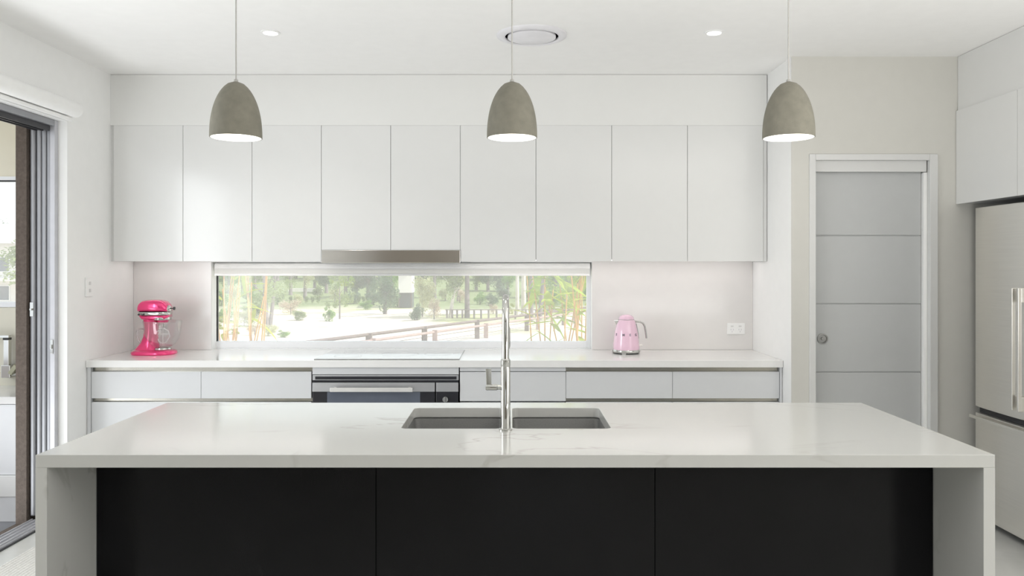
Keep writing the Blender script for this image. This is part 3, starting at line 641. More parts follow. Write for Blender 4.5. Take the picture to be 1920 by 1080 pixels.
# ------------------------------------------------------------ stand mixer
def mixer():
    s = 0.003393/7.715*0.985; Yc = 5.055
    X = lambda u: px(290,0,5.04).x+(u-463)*s
    Z = lambda v: 0.9+(985-v)*s
    t = thing('stand_mixer', 'hot pink stand mixer with a glass bowl on the rear bench', 'mixer', (X(440), Yc, 0.9))
    def xloop(u, zc_, ry, rzt, rzb, n=24):
        l = []
        for k in range(n):
            a = 2*PI*k/n; cz_, cy_ = math.sin(a), math.cos(a)
            e = 0.62
            y = math.copysign(abs(cy_)**e, cy_)*ry; z = math.copysign(abs(cz_)**e, cz_)*(rzt if cz_ > 0 else rzb)
            l.append((X(u), Yc+y, zc_+z))
        return l
    # base plate: rounded toe, heel rising to the column
    def yl(u0, u1, hw, z, r): return rrect(X(u0), X(u1), Yc-hw, Yc+hw, z, r, 8)
    base = MB().loft([yl(125, 758, 0.100, Z(985), 0.088), yl(118, 765, 0.104, Z(972), 0.092), yl(122, 760, 0.102, Z(945), 0.090), yl(150, 738, 0.092, Z(925), 0.082), yl(185, 700, 0.080, Z(915), 0.07)])
    base.build('base', 'pink_metallic', t, smooth=True, ang=50)
    col = []
    for v, ua, ub, hw in ((935,138,548,0.070),(905,170,528,0.063),(865,205,512,0.057),(800,255,500,0.050),(720,290,492,0.047),(640,305,490,0.047),(560,308,490,0.048),(490,300,488,0.050),(455,290,485,0.052)):
        r = min(hw, (ub-ua)*s/2)*0.92; col.append(rrect(X(ua), X(ub), Yc-hw, Yc+hw, Z(v), r, 6))
    MB().loft(col).build('column', 'pink_metallic', t, smooth=True, ang=60)
    hd = []
    for u, zt_, zb_, hw in ((222,300,345,0.030),(232,262,350,0.046),(262,222,352,0.060),(310,190,354,0.067),(400,181,354,0.070),(500,180,354,0.070),(570,188,354,0.067),(620,210,354,0.061),(660,248,353,0.050),(684,285,350,0.036),(692,312,345,0.020)):
        zt_ = zt_-12; zc_ = (Z(zb_)+Z(zt_))/2-0.006; hd.append(xloop(u, zc_, hw, Z(zt_)-zc_, zc_-Z(zb_)))
    head = MB().loft(hd).build('motor_head', 'pink_metallic', t, smooth=True, ang=60)
    lo = []
    for u, zt_, zb_, hw in ((240,388,396,0.030),(270,388,430,0.050),(310,388,470,0.058),(420,388,476,0.062),(560,388,476,0.062),(640,388,470,0.054),(676,390,440,0.036)):
        zc_ = (Z(zb_)+Z(zt_))/2; lo.append(xloop(u, zc_, hw, Z(zt_)-zc_, zc_-Z(zb_)))
    MB().loft(lo).build('head_underside', 'pink_metallic', t, smooth=True, ang=60)
    bd = MB().loft([rrect(X(224), X(690), Yc-0.066, Yc+0.066, Z(396), 0.058, 8), rrect(X(220), X(693), Yc-0.069, Yc+0.069, Z(385), 0.060, 8), rrect(X(220), X(693), Yc-0.069, Yc+0.069, Z(358), 0.060, 8), rrect(X(224), X(690), Yc-0.066, Yc+0.066, Z(350), 0.058, 8)])
    bd.build('trim_band', 'chrome', t, smooth=True, ang=40)
    MB().loft([rrect(X(430), X(682), Yc-0.062, Yc+0.062, Z(472), 0.055, 8), rrect(X(430), X(684), Yc-0.064, Yc+0.064, Z(466), 0.056, 8), rrect(X(430), X(684), Yc-0.064, Yc+0.064, Z(436), 0.056, 8), rrect(X(432), X(682), Yc-0.062, Yc+0.062, Z(430), 0.055, 8)]).build('planetary_band', 'chrome', t, smooth=True, ang=40)
    MB().lathe([(0.030,Z(515)-Z(515)),(0.034,Z(500)-Z(515)),(0.036,Z(472)-Z(515))], (X(570), Yc, Z(515)), 28).build('beater_hub', 'pink_metallic', t, smooth=True)
    MB().lathe([(0.006,0.0),(0.006,Z(515)-Z(600))], (X(570), Yc, Z(600)), 12).build('beater_shaft', 'chrome', t, smooth=True)
    be = MB()
    for sg in (-1, 1):
        be.tube([(X(570), Yc, Z(595)), (X(570)+sg*0.035, Yc, Z(640)), (X(570)+sg*0.045, Yc, Z(720)), (X(570)+sg*0.024, Yc, Z(800)), (X(570), Yc, Z(835))], 0.004, 8)
    be.tube([(X(570)-0.042, Yc, Z(690)), (X(570)+0.042, Yc, Z(690))], 0.003, 8); be.tube([(X(570), Yc, Z(600)), (X(570), Yc, Z(830))], 0.003, 8)
    be.build('flat_beater', 'white_plastic', t, smooth=True)
    hub = MB().lathe([(0.024,0.0),(0.024,0.012),(0.019,0.020),(0.0001,0.022)], (X(662), Yc-0.018, Z(308)), 24, axis='x').build('hub_cap', 'chrome', t, smooth=True)
    MB().lathe([(0.0035,0.0),(0.0035,0.015),(0.010,0.017),(0.0105,0.026),(0.0001,0.029)], (X(662)+0.020, Yc-0.018, Z(300)), 18, axis='x').build('hub_knob', 'knob_dark', hub, smooth=True)
    for u in (290, 350): MB().lathe([(0.0001,-0.008),(0.006,-0.008),(0.007,0.0)], (X(u), Yc-0.069, Z(385)), 16, axis='y').build('control_knob', 'knob_dark', t, smooth=True)
    # glass bowl, open on top, with handle and metal foot
    bo = [];  H0 = Z(880)
    for r, v in ((0.040,885),(0.060,868),(0.078,830),(0.095,770),(0.107,690),(0.113,600),(0.117,520),(0.119,492)): bo.append((r, Z(v)-H0))
    inn = [(r-0.003, h+0.002) for r, h in bo][::-1]; inn[-1] = (0.0001, bo[0][1]+0.006)
    bow = MB().lathe([(0.0001, bo[0][1])]+bo+inn, (X(565), Yc, H0), 40).build('bowl', 'bowl_glass', t, smooth=True, ang=70)
    hp = []
    for u, v in ((335,612),(290,600),(230,604),(208,640),(212,720),(245,800),(300,850),(380,868)): hp.append((X(u)+0.006, Yc-0.035, Z(v)))
    MB().tube(hp, 0.0058, 10).build('bowl_handle', 'handle_glass', bow, smooth=True)
    MB().lathe([(0.052,0.0),(0.056,0.004),(0.054,0.012),(0.042,0.016)], (X(565), Yc, Z(918)), 36).build('bowl_foot', 'chrome', t, smooth=True)
    return t
mx = mixer()

# ------------------------------------------------------------ kettle
def kettle():
    s = 0.003457/9.0*1.02; Yc = 5.10
    KX = (px(1130+410/9.0, 0, 5.07)).x
    X = lambda u: KX+(u-410)*s
    Z = lambda v: 0.9+(938-v)*s
    t = thing('kettle', 'pale pink retro electric kettle with a chrome handle on the rear bench', 'kettle', (KX, Yc, 0.9))
    prof = []
    for v, hw in ((872,217),(860,220),(780,215),(700,207),(620,197),(540,183),(470,167),(420,152),(390,142),(378,138)): prof.append((hw*s, Z(v)-0.9))
    body = MB().lathe(prof, (KX, Yc, 0.9), 48).build('body', 'pink_enamel', t, smooth=True)
    MB().lathe([(138*s,Z(378)-0.9),(139*s,Z(373)-0.9),(131*s,Z(370)-0.9)], (KX, Yc, 0.9), 40).build('collar', 'chrome', t, smooth=True)
    MB().lathe([(130*s,Z(370)-0.9),(126*s,Z(350)-0.9),(110*s,Z(322)-0.9),(80*s,Z(302)-0.9),(45*s,Z(292)-0.9),(0.0001,Z(289)-0.9)], (KX, Yc, 0.9), 40).build('lid', 'pink_enamel', t, smooth=True)
    b = MB().lathe([(200*s,Z(930)-0.9),(212*s,Z(925)-0.9),(226*s,Z(905)-0.9),(224*s,Z(880)-0.9),(217*s,Z(871)-0.9)], (KX, Yc, 0.9), 48).build('base_ring', 'chrome', t, smooth=True)
    MB().lathe([(205*s,0.0),(214*s,0.004),(214*s,0.010)], (KX, Yc, 0.9), 40).build('base_plate', 'knob_dark', b, smooth=True)
    for k in range(4):
        a = math.radians(-108+90*k); f = MB(); d = Vector((math.cos(a), math.sin(a), 0)); q = Vector((-d.y, d.x, 0)); o = Vector((KX, Yc, 0))
        rings = []
        for hw, z, r in ((0.013, 0.9, 222*s), (0.018, Z(905), 229*s), (0.022, Z(890), 228*s)):
            rings.append([o+d*(r-0.012)-q*hw+Vector((0,0,z)), o+d*r-q*hw*0.95+Vector((0,0,z)), o+d*r+q*hw*0.95+Vector((0,0,z)), o+d*(r-0.012)+q*hw+Vector((0,0,z))])
        f.loft(rings).build('foot', 'chrome', b)
    hp = [(X(548),Yc,Z(405)),(X(590),Yc,Z(412)),(X(640),Yc,Z(415)),(X(690),Yc,Z(438)),(X(718),Yc,Z(490)),(X(732),Yc,Z(560)),(X(742),Yc,Z(640)),(X(746),Yc,Z(688))]
    lp = []
    for i, p in enumerate(hp):
        a = Vector(hp[max(0,i-1)]); c_ = Vector(hp[min(len(hp)-1,i+1)]); d = (c_-a).normalized(); nrm = Vector((-d.z, 0, d.x)); yy = Vector((0,1,0)); P_ = Vector(p); w, h = 0.011, 0.0065
        lp.append([P_+yy*w*math.cos(q)+nrm*h*math.sin(q) for q in [2*PI*k/14 for k in range(14)]])
    MB().loft(lp).build('handle', 'chrome', t, smooth=True)
    MB().loft([[ (X(565),Yc-0.010,Z(440)),(X(578),Yc-0.010,Z(440)),(X(578),Yc+0.010,Z(440)),(X(565),Yc+0.010,Z(440))], [(X(604),Yc-0.006,Z(600)),(X(612),Yc-0.006,Z(600)),(X(612),Yc+0.006,Z(600)),(X(604),Yc+0.006,Z(600))], [(X(615),Yc-0.004,Z(690)),(X(623),Yc-0.004,Z(690)),(X(623),Yc+0.004,Z(690)),(X(615),Yc+0.004,Z(690))]]).build('handle_spine', 'chrome', t)
    sp = MB().loft([[(X(272),Yc-0.022,Z(384)),(X(198),Yc-0.004,Z(388)),(X(198),Yc+0.004,Z(388)),(X(272),Yc+0.022,Z(384))], [(X(264),Yc-0.016,Z(420)),(X(220),Yc-0.004,Z(415)),(X(220),Yc+0.004,Z(415)),(X(264),Yc+0.016,Z(420))], [(X(250),Yc-0.006,Z(465)),(X(240),Yc-0.003,Z(460)),(X(240),Yc+0.003,Z(460)),(X(250),Yc+0.006,Z(465))]])
    sp.build('spout', 'chrome', t, bevel=0.001)
    MB().lathe([(0.003,0.0),(0.003,0.010),(0.0075,0.011),(0.008,0.017),(0.0001,0.020)], (X(624), Yc-0.01, Z(800)), 16, axis='x').build('switch_lever', 'brushed_steel', t, smooth=True)
    # raised lettering round the front of the body
    zl = Z(620)
    for ch, u in (('S',235),('M',338),('E',445),('G',545)):
        cu = bpy.data.curves.new('letter', 'FONT'); cu.body = ch; cu.size = 0.022; cu.extrude = 0.0012; cu.align_x = 'CENTER'; cu.align_y = 'CENTER'; cu.offset = 0.0005
        fo = bpy.data.objects.new('letter', cu); COL.objects.link(fo)
        dg = bpy.context.evaluated_depsgraph_get(); dg.update(); me = bpy.data.meshes.new_from_object(fo.evaluated_get(dg))
        r = 196*s; a = math.asin(max(-0.97, min(0.97, (u-410)*s/r)))
        M = Matrix.Translation((KX+math.sin(a)*(r+0.0008), Yc-math.cos(a)*(r+0.0008), zl)) @ Matrix.Rotation(a, 4, 'Z') @ Matrix.Rotation(PI/2-0.06, 4, 'X')
        MB().add([M @ v.co for v in me.vertices], [tuple(p.vertices) for p in me.polygons]).build('letter', 'letter_grey', body)
        bpy.data.objects.remove(fo); bpy.data.meshes.remove(me); bpy.data.curves.remove(cu)
kettle()

# ------------------------------------------------------------ fridge and cabinet over it
FX = 2.672; fy1_, fy0_ = 4.505, 3.60
fr = thing('fridge', 'stainless steel french door fridge with bottom freezer drawer in the recess', 'fridge', (FX+0.3, 4.05, 0))
zt_ = px(0,390,fy1_).z; zsp = 0.655
box('cabinet_body', FX+0.075, XR-0.02, fy0_+0.01, fy1_-0.01, 0.03, zt_-0.02, 'plinth_grey', fr, 0.004)
ym = 4.052
def fdoor(y0, y1, z0, z1, name):
    l = []
    n = 10
    for x, dz in ((FX+0.07, 0), (FX+0.018, 0)):
        pass
    m = MB()
    # slightly bowed front
    prof = []
    for k in range(n+1):
        u = k/n; y = y0+(y1-y0)*u; prof.append((FX+0.010*(2*u-1)**4, y))
    loop = lambda z: [(x, y, z) for x, y in prof]+[(FX+0.07, y1, z), (FX+0.07, y0, z)]
    m.loft([loop(z0), loop(z1)])
    return m.build(name, 'brushed_steel', fr, 0.003, smooth=True, ang=30)
d1 = fdoor(ym+0.003, fy1_, zsp+0.008, zt_, 'door'); d2 = fdoor(fy0_, ym-0.003, zsp+0.008, zt_, 'door'); d3 = fdoor(fy0_, fy1_, 0.04, zsp-0.028, 'freezer_drawer')
box('drawer_gap', FX+0.03, FX+0.075, fy0_+0.01, fy1_-0.01, zsp-0.028, zsp+0.008, 'oven_black', fr)
hz0, hz1 = px(0,770,4.06).z, px(0,540,4.06).z
for d, yh in ((d1, ym+0.025), (d2, ym-0.025)):
    h = MB(); h.box(FX-0.058, FX-0.040, yh-0.008, yh+0.008, hz0, hz1); h.box(FX-0.040, FX+0.004, yh-0.007, yh+0.007, hz1-0.075, hz1); h.box(FX-0.040, FX+0.004, yh-0.007, yh+0.007, hz0, hz0+0.075)
    h.build('handle', 'brushed_steel', d, 0.002)
h = MB(); h.box(FX-0.030, FX+0.012, fy0_+0.005, fy1_-0.005, zsp-0.055, zsp-0.047); h.box(FX-0.030, FX-0.022, fy0_+0.005, fy1_-0.005, zsp-0.047, zsp-0.038)
h.build('drawer_pull', 'brushed_steel', d3, 0.001)
for yy in (fy0_+0.08, fy1_-0.08): MB().lathe([(0.022,0.0),(0.018,0.03)], (FX+0.12, yy, 0.0), 16).build('foot', 'knob_dark', fr, smooth=True)
OX = 2.607; oz0, oz1 = px(0,383,YP).z, px(0,208,YP).z
oc = thing('overhead_cabinet', 'deep white overhead cabinet above the steel fridge', 'cabinet', (OX+0.3, 4.05, oz0))
box('body', OX+0.022, XR-0.002, 3.45, YP-0.002, oz0+0.004, oz1, 'drawer_white', oc)
box('door', OX, OX+0.02, 4.018, YP-0.003, oz0, oz1-0.001, 'cabinet_white', oc, 0.001)
box('door', OX, OX+0.02, 3.45, 4.015, oz0, oz1-0.001, 'cabinet_white', oc, 0.001)
struct(box('trim_4', OX+0.012, XR-0.002, 3.45, YP-0.002, oz1+0.001, H-0.002, 'cabinet_white'), 'white panel between overhead cabinet and ceiling')
tag(box('fridge_side_panel', OX, XR-0.002, 3.41, 3.445, 0, H-0.002, 'cabinet_white', None, 0.001), 'tall white side panel closing the fridge recess on the camera side', 'panel')

# ------------------------------------------------------------ rug
def rug():
    x0, x1, y0, y1 = -2.49, -1.62, 2.3, 4.06
    nx, ny = 174, 250; v = []; f = []
    for j in range(ny+1):
        for i in range(nx+1):
            x = x0+(x1-x0)*i/nx; y = y0+(y1-y0)*j/ny
            row = i/4.0; z = 0.006+0.006*abs(math.sin(PI*row))*(0.55+0.45*abs(math.sin(PI*(j/3.5+0.5*(int(row) % 2)))))+random.uniform(0, 0.0015)
            if i in (0, nx) or j in (0, ny): z = 0.001
            v.append((x+random.uniform(-.0007,.0007), y, z))
    for j in range(ny):
        for i in range(nx):
            a = j*(nx+1)+i; f.append((a, a+1, a+nx+2, a+nx+1))
    o = MB().add(v, f).build('woven_rug', 'rug_wool', None, smooth=True, ang=80)
    tag(o, 'chunky white woven rug on the stone floor beside the island', 'rug')
rug()

# ------------------------------------------------------------ outside: alfresco kitchen by the sliding doors
AZ = -0.19
struct(box('floor_alfresco', -9.0, -2.66, -6.0, 5.45, AZ-0.25, AZ, 'brown_floor'), 'dark brown paved alfresco floor a step below the kitchen')
struct(box('trim_5', -2.84, -2.641, OY0-0.5, OY1-0.05, AZ, -0.006, 'brown_post'), 'brown step edge outside the sliding door sill')
tag(box('brown_pier', XL-0.266, XL-0.203, 4.46, 5.30, AZ, OZ+0.078, 'brown_post', None, 0.002), 'rough brown pier beside the stacked sliding doors', 'post')
YA = 5.32
struct(box('trim_6', -3.85, XL-0.252, OY0-3.0, 5.30, 2.56, 2.68, 'cream_render'), 'unseen cream eave added over the sliding doors to cut sky light')  # added out of view to keep high sky light off the drawers
wx0, wx1 = -5.2, -3.22; wz0, wz1 = px(0,576,YA).z, px(0,331,YA).z
mb = wall_xz(MB(), -9.0, XL-0.265, AZ, 2.75, YA, YA+0.14, wx0, wx1, wz0, wz1)
wa = struct(mb.build('wall_alfresco', 'cream_render'), 'cream outside wall with a window above the outdoor bench')
w3 = sroot('window_3', ((wx0+wx1)/2, YA, wz0), 'grey framed window above the outdoor bench')
box('frame_sill', wx0, wx1, YA-0.012, YA+0.05, wz0, px(0,566,YA).z, 'light_frame', w3, 0.002)
box('frame_head', wx0, wx1, YA-0.012, YA+0.05, px(0,338,YA).z, wz1, 'light_frame', w3, 0.002)
box('head_seal', wx0+0.05, wx1-0.05, YA+0.004, YA+0.03, px(0,340.5,YA).z, px(0,338,YA).z, 'dark_aluminium', w3)
for a, b in ((wx0, wx0+0.05), (wx1-0.05, wx1), (-4.24, -4.19)): box('frame_side', a, b, YA-0.012, YA+0.05, px(0,566,YA).z, px(0,338,YA).z, 'light_frame', w3, 0.002)
box('pane', wx0+0.05, wx1-0.05, YA+0.02, YA+0.024, px(0,566,YA).z, px(0,338,YA).z, 'window_glass', w3)
for z0, z1 in ((px(0,699,YA).z, wz0-0.002), (px(0,736,YA).z+0.001, px(0,700.5,YA).z)):
    for k in range(3): box('tile', -5.2+k*0.66, -5.2+k*0.66+0.657, YA-0.008, YA-0.0005, z0, z1, 'cream_tile', wa, 0.001)
YBn = 4.86
bz = px(0,757,YBn).z; bt = bz+0.045
ob = thing('outdoor_bench', 'white outdoor bench unit with pale stone top by the cream wall', 'bench', (-3.9, 5.09, AZ))
box('benchtop', -5.2, XL-0.27, YBn-0.015, YA-0.009, bz, bt, 'quartz_plain', ob, 0.002)
za, zbb, zcc = px(0,890,YBn).z, px(0,931,YBn).z, px(0,978,YBn).z
box('body', -5.2, XL-0.28, YBn+0.02, YA-0.01, zcc, bz, 'bench_white', ob)
for k in range(3):
    xa = -5.2+k*0.783
    box('door', xa+0.002, xa+0.781, YBn, YBn+0.02, za, bz-0.006, 'bench_white', ob, 0.001)
box('ledge', -5.2, XL-0.28, YBn-0.012, YBn+0.02, zbb, za-0.003, 'white_plastic', ob, 0.004)
box('drawer', -5.2, XL-0.28, YBn, YBn+0.02, zcc, zbb-0.003, 'bench_white', ob, 0.001)
box('plinth', -5.2, XL-0.28, YBn+0.005, YBn+0.035, AZ, zcc-0.001, 'plinth_grey', ob)
yt = YA-0.06
c0 = px(14, 0, yt).x
tt = thing('wall_tap', 'square chrome wall tap over the outdoor bench', 'tap', (c0, YA-0.02, px(0,690,yt).z))
Q = lambda x, y: px(x, y, yt)
mb = MB(); mb.box(Q(6,0).x, Q(23,0).x, yt-0.025, YA-0.009, Q(0,708).z, Q(0,684).z); mb.build('body', 'chrome', tt, 0.004)
mb = MB(); mb.box(Q(10,0).x, Q(19.5,0).x, yt-0.02, yt+0.012, Q(0,684).z, Q(0,637).z); mb.build('riser', 'chrome', tt, 0.002)
mb = MB(); mb.box(Q(-40,0).x, Q(19,0).x, yt-0.018, yt+0.010, Q(0,633).z, Q(0,628.5).z); mb.build('spout', 'chrome', tt, 0.001)
mb = MB(); mb.box(Q(9,0).x, Q(19.5,0).x, yt-0.021, yt+0.013, Q(0,637).z, Q(0,633).z); mb.build('swivel', 'knob_dark', tt)
ho = Q(31, 692); mb = MB()
cc, ss = math.cos(math.radians(-38)), math.sin(math.radians(-38))
def rot(dx, dz): return (ho.x+dx*cc-dz*ss, ho.z+dx*ss+dz*cc)
l0 = []
for yy in (yt-0.045, yt-0.02): l0.append([(rot(dx, dz)[0], yy, rot(dx, dz)[1]) for dx, dz in ((-0.014,-0.035),(0.014,-0.035),(0.014,0.035),(-0.014,0.035))])
mb.loft(l0).build('lever', 'olive_metal', tt, 0.002)
mb = MB(); mb.lathe([(0.016,-0.02),(0.016,0.04)], (Q(24,0).x+0.02, yt-0.01, Q(0,700).z), 16, axis='x'); mb.build('cartridge', 'chrome', tt, smooth=True)

# ------------------------------------------------------------ outside: paddock
GZ = -2.6
def gz(x, y):
    if y < 7: z = -0.45
    elif y < 24: z = -0.45+(GZ+0.45)*(y-7)/17
    else: z = GZ
    if y > 85: z += (y-85)*0.055
    return z
def terrain():
    v = []; f = []; xs = [-130+5.0*i for i in range(45)]; ys = [5.46+0.0]+[7+2.0*j for j in range(70)]
    ys = [5.47, 6.2, 7]+[8+2.2*j for j in range(75)]
    for y in ys:
        for x in xs: v.append((x, y, gz(x, y)+(0.06*math.sin(x*0.7+y*0.3)+0.05*math.sin(y*0.9) if y > 9 else 0)))
    n = len(xs)
    for j in range(len(ys)-1):
        for i in range(n-1): f.append((j*n+i, j*n+i+1, (j+1)*n+i+1, (j+1)*n+i))
    struct(MB().add(v, f).build('paddock_ground', 'dry_grass', None, smooth=True, ang=80, fix=False), 'dry straw coloured paddock beyond the window')
terrain()
MC = {}
def crown_mesh(key, n, leaf, mat, lumps, seed):
    """leaf blades scattered on the outside of several overlapping lumps, unit-size crown about the origin"""
    rnd = random.Random(seed); v = []; f = []
    for _ in range(n):
        c, r = rnd.choice(lumps); c = Vector(c)
        d = Vector((rnd.gauss(0,1), rnd.gauss(0,1), rnd.gauss(0,1))).normalized(); p = c+d*r*(rnd.random()**0.35)
        a = Vector((rnd.gauss(0,1), rnd.gauss(0,1), rnd.gauss(0,0.6))).normalized(); b = a.cross(Vector((rnd.gauss(0,1), rnd.gauss(0,1), rnd.gauss(0,1)))).normalized()
        L = leaf*rnd.uniform(0.6, 1.4); k = len(v)
        v += [tuple(p-a*L), tuple(p+b*L*0.45), tuple(p+a*L), tuple(p-b*L*0.45)]; f.append((k, k+1, k+2, k+3))
    me = bpy.data.meshes.new(key); me.from_pydata(v, [], f); me.materials.append(MAT[mat]); MC[key] = me
    return me
LUMP_A = [((0,0,0.2),0.55),((0.45,0.1,0),0.42),((-0.45,-0.1,0.05),0.42),((0.1,-0.4,-0.1),0.4),((-0.1,0.4,0.1),0.4),((0.2,0,0.55),0.38),((-0.3,0.1,0.5),0.3)]
LUMP_B = [((0,0,0),0.7),((0.3,0,0.4),0.4),((-0.3,0.1,0.35),0.4),((0.35,0.2,-0.3),0.45),((-0.35,-0.2,-0.3),0.45)]
def lumps(seed, n, r0, r1, flat_=1.0):
    q = random.Random(seed); l = []
    for _ in range(n):
        d = Vector((q.gauss(0,1), q.gauss(0,1), q.gauss(0,1))).normalized()*q.random()**0.4*0.72
        l.append(((d.x, d.y, d.z*flat_), q.uniform(r0, r1)))
    return l
LUMP_A = lumps(11, 16, 0.24, 0.42); LUMP_B = lumps(23, 18, 0.26, 0.44); LUMP_D = lumps(37, 14, 0.25, 0.45)
LUMP_C = [((random.uniform(-0.8,0.8), random.uniform(-0.8,0.8), random.uniform(-0.8,0.8)), random.uniform(0.12,0.28)) for _ in range(22)]
for key, n, lf, mat, lu in (('olive',2600,0.055,'leaf_olive',LUMP_A), ('dark',3000,0.06,'leaf_dark',LUMP_B), ('green',2400,0.06,'leaf_green',LUMP_D), ('pale',2400,0.055,'leaf_pale',LUMP_A),
                            ('yellow',2200,0.05,'leaf_yellow',LUMP_C), ('sparse',1800,0.045,'leaf_olive',LUMP_C), ('dry',2000,0.05,'leaf_dry',LUMP_A), ('bright',2200,0.055,'leaf_bright',LUMP_C)):
    crown_mesh(key, n, lf, mat, lu, hash(key) % 1000 if False else len(key)*37+n)
def crown(t, key, loc, sx_, sy_, sz_, rz=0.0):
    o = bpy.data.objects.new('crown', MC[key]); COL.objects.link(o); o.parent = t; o.location = Vector(loc)-wpos(t); o.scale = (sx_, sy_, sz_); o.rotation_euler = (0, 0, rz)
    o['kind'] = 'stuff'
    return o
def trunk(t, pts, rs, mat, n=9): return MB().tube(pts, rs, n).build('trunk', mat, t, smooth=True)
def at(x, y, Y):
    p = px(x, y, Y); return p
def tree(name, label, xp, yb, key, cy, hw, hh, mat='bark_grey', tw=0.14, group=None, lean=0.0, cat='tree', twin=False, depth=None, cx_off=0):
    """base at picture (xp, yb) on the paddock; crown centred at picture height cy with half sizes in pixels"""
    Y = depth or (CZ-GZ)*F/(yb-CPY); b = at(xp, yb, Y); b.z = gz(b.x, Y)
    t = thing(name, label, cat, b, group); k = Y/F
    cpos = Vector((b.x+cx_off*k, Y, CZ-(cy-CPY)*k))
    if cat == 'bush' and tw < 0.055: cpos.z = b.z+hh*k*0.85
    top = cpos.z+hh*k*0.2
    if tw:
        trunk(t, [b-Vector((0,0,0.3)), b+Vector((lean*0.3,0,(top-b.z)*0.35)), Vector((b.x+lean, Y, top))], [tw*1.25, tw, tw*0.6], mat)
        if twin: trunk(t, [b+Vector((0.15,0.1,-0.3)), b+Vector((0.32,0.2,(top-b.z)*0.35)), Vector((b.x+0.6, Y, top))], [tw*1.0, tw*0.8, tw*0.5], mat)
        for q in range(3):
            a = q*2.1+xp; h0 = b.z+(top-b.z)*(0.55+0.12*q)
            MB().tube([Vector((b.x+lean*0.6, Y, h0)), Vector((b.x+lean*0.6+math.cos(a)*hw*k*0.35, Y+math.sin(a)*hw*k*0.3, h0+hh*k*0.3)), Vector((b.x+lean*0.6+math.cos(a)*hw*k*0.7, Y+math.sin(a)*hw*k*0.6, h0+hh*k*0.55))], [tw*0.4, tw*0.25, tw*0.1], 6).build('branch', mat, t, smooth=True)
    crown(t, key, cpos, hw*k, hw*k*0.9, hh*k, xp*0.37)
    return t
# near the middle of the paddock
tree('paddock_tree', 'twin-trunked grey tree left of the paddock clearing', 500, 613, 'sparse', 520, 52, 62, 'bark_grey', 0.15, twin=True, lean=-0.2)
tree('sapling', 'slender sapling with airy olive leaves beside a round green bush', 637, 598, 'sparse', 545, 34, 40, 'bark_grey', 0.06)
tree('green_bush', 'round bright green bush at the foot of the slender sapling', 617, 603, 'green', 588, 15, 17, tw=0.03, cat='bush')
tree('dark_tree', 'blue-green bushy tree beside the small pale shed', 722, 590, 'dark', 540, 30, 46, 'bark_grey', 0.15)
tree('shrub', 'pale yellow flowering shrub in front of the pale shed', 792, 594, 'pale', 552, 32, 42, tw=0.06, cat='bush')
tree('shrub', 'dark green rounded shrub below the pale yellow shrub', 782, 593, 'dark', 572, 16, 20, tw=0.05, cat='bush', depth=58)
tree('shrub', 'dry pinkish shrub beside the dark green shrub', 814, 600, 'dry', 578, 18, 24, tw=0.05, cat='bush')
tree('paddock_tree', 'leaning pale-trunked tree with an olive crown behind the wire fence', 843, 596, 'olive', 523, 34, 42, 'bark_pale', 0.13, lean=0.7)
tree('gum_tree', 'straight grey gum trunk standing alone behind the wire fence', 876, 596, 'sparse', 430, 60, 60, 'bark_grey', 0.18)
tree('gum_tree', 'white gum trunk just behind the top of the kitchen tap', 970, 592, 'sparse', 430, 60, 60, 'bark_pale', 0.14)
tree('gum_tree', 'broad white gum trunk, second beyond the kitchen tap', 982, 590, 'sparse', 430, 60, 60, 'bark_pale', 0.19)
tree('gum_tree', 'grey gum trunk rising behind the timber fence', 996, 604, 'sparse', 430, 60, 60, 'bark_grey', 0.15)
tree('gum_tree', 'darker slanting gum trunk near the palm clump', 1011, 600, 'sparse', 430, 60, 60, 'bark_grey', 0.15, lean=0.9)
# belt of bush further back, each tree its own thing
rnd = random.Random(5)
kinds = {'olive': 'olive', 'dark': 'deep green', 'green': 'mid green', 'pale': 'pale', 'bright': 'lime'}
belt = [(430,'green'),(455,'pale'),(478,'olive'),(545,'olive'),(572,'pale'),(590,'olive'),(612,'dark'),(648,'bright'),(668,'dark'),(690,'dark'),(735,'green'),(815,'olive'),(860,'pale'),(893,'olive'),(915,'dark'),(938,'dark'),(952,'green'),(1000,'green'),(1022,'bright'),(1042,'green'),(1062,'olive'),(1085,'bright'),(1108,'green'),(390,'olive'),(1135,'olive'),(365,'dark')]
for i, (xp, key) in enumerate(belt):
    Y = rnd.uniform(88, 104); yb = CPY+(CZ-gz(0,Y))*F/Y
    tree('distant_tree', '%s tree of the far tree belt seen through the low window' % kinds[key], xp, yb, key, 517+rnd.uniform(-4,6), rnd.uniform(20,27), rnd.uniform(24,30), 'bark_grey', 0.2, group='%s trees of the far tree belt' % kinds[key], depth=Y)
for i, xp in enumerate(range(350, 1160, 34)):
    Y = rnd.uniform(118, 126); yb = CPY+(CZ-gz(0,Y))*F/Y; key = rnd.choice(['olive','dark','green'])
    tree('ridge_tree', '%s tree of the ridge behind the far tree belt' % kinds[key], xp, yb, key, 492, 36, 34, 'bark_grey', 0.25, group='%s trees of the ridge' % kinds[key], depth=Y)
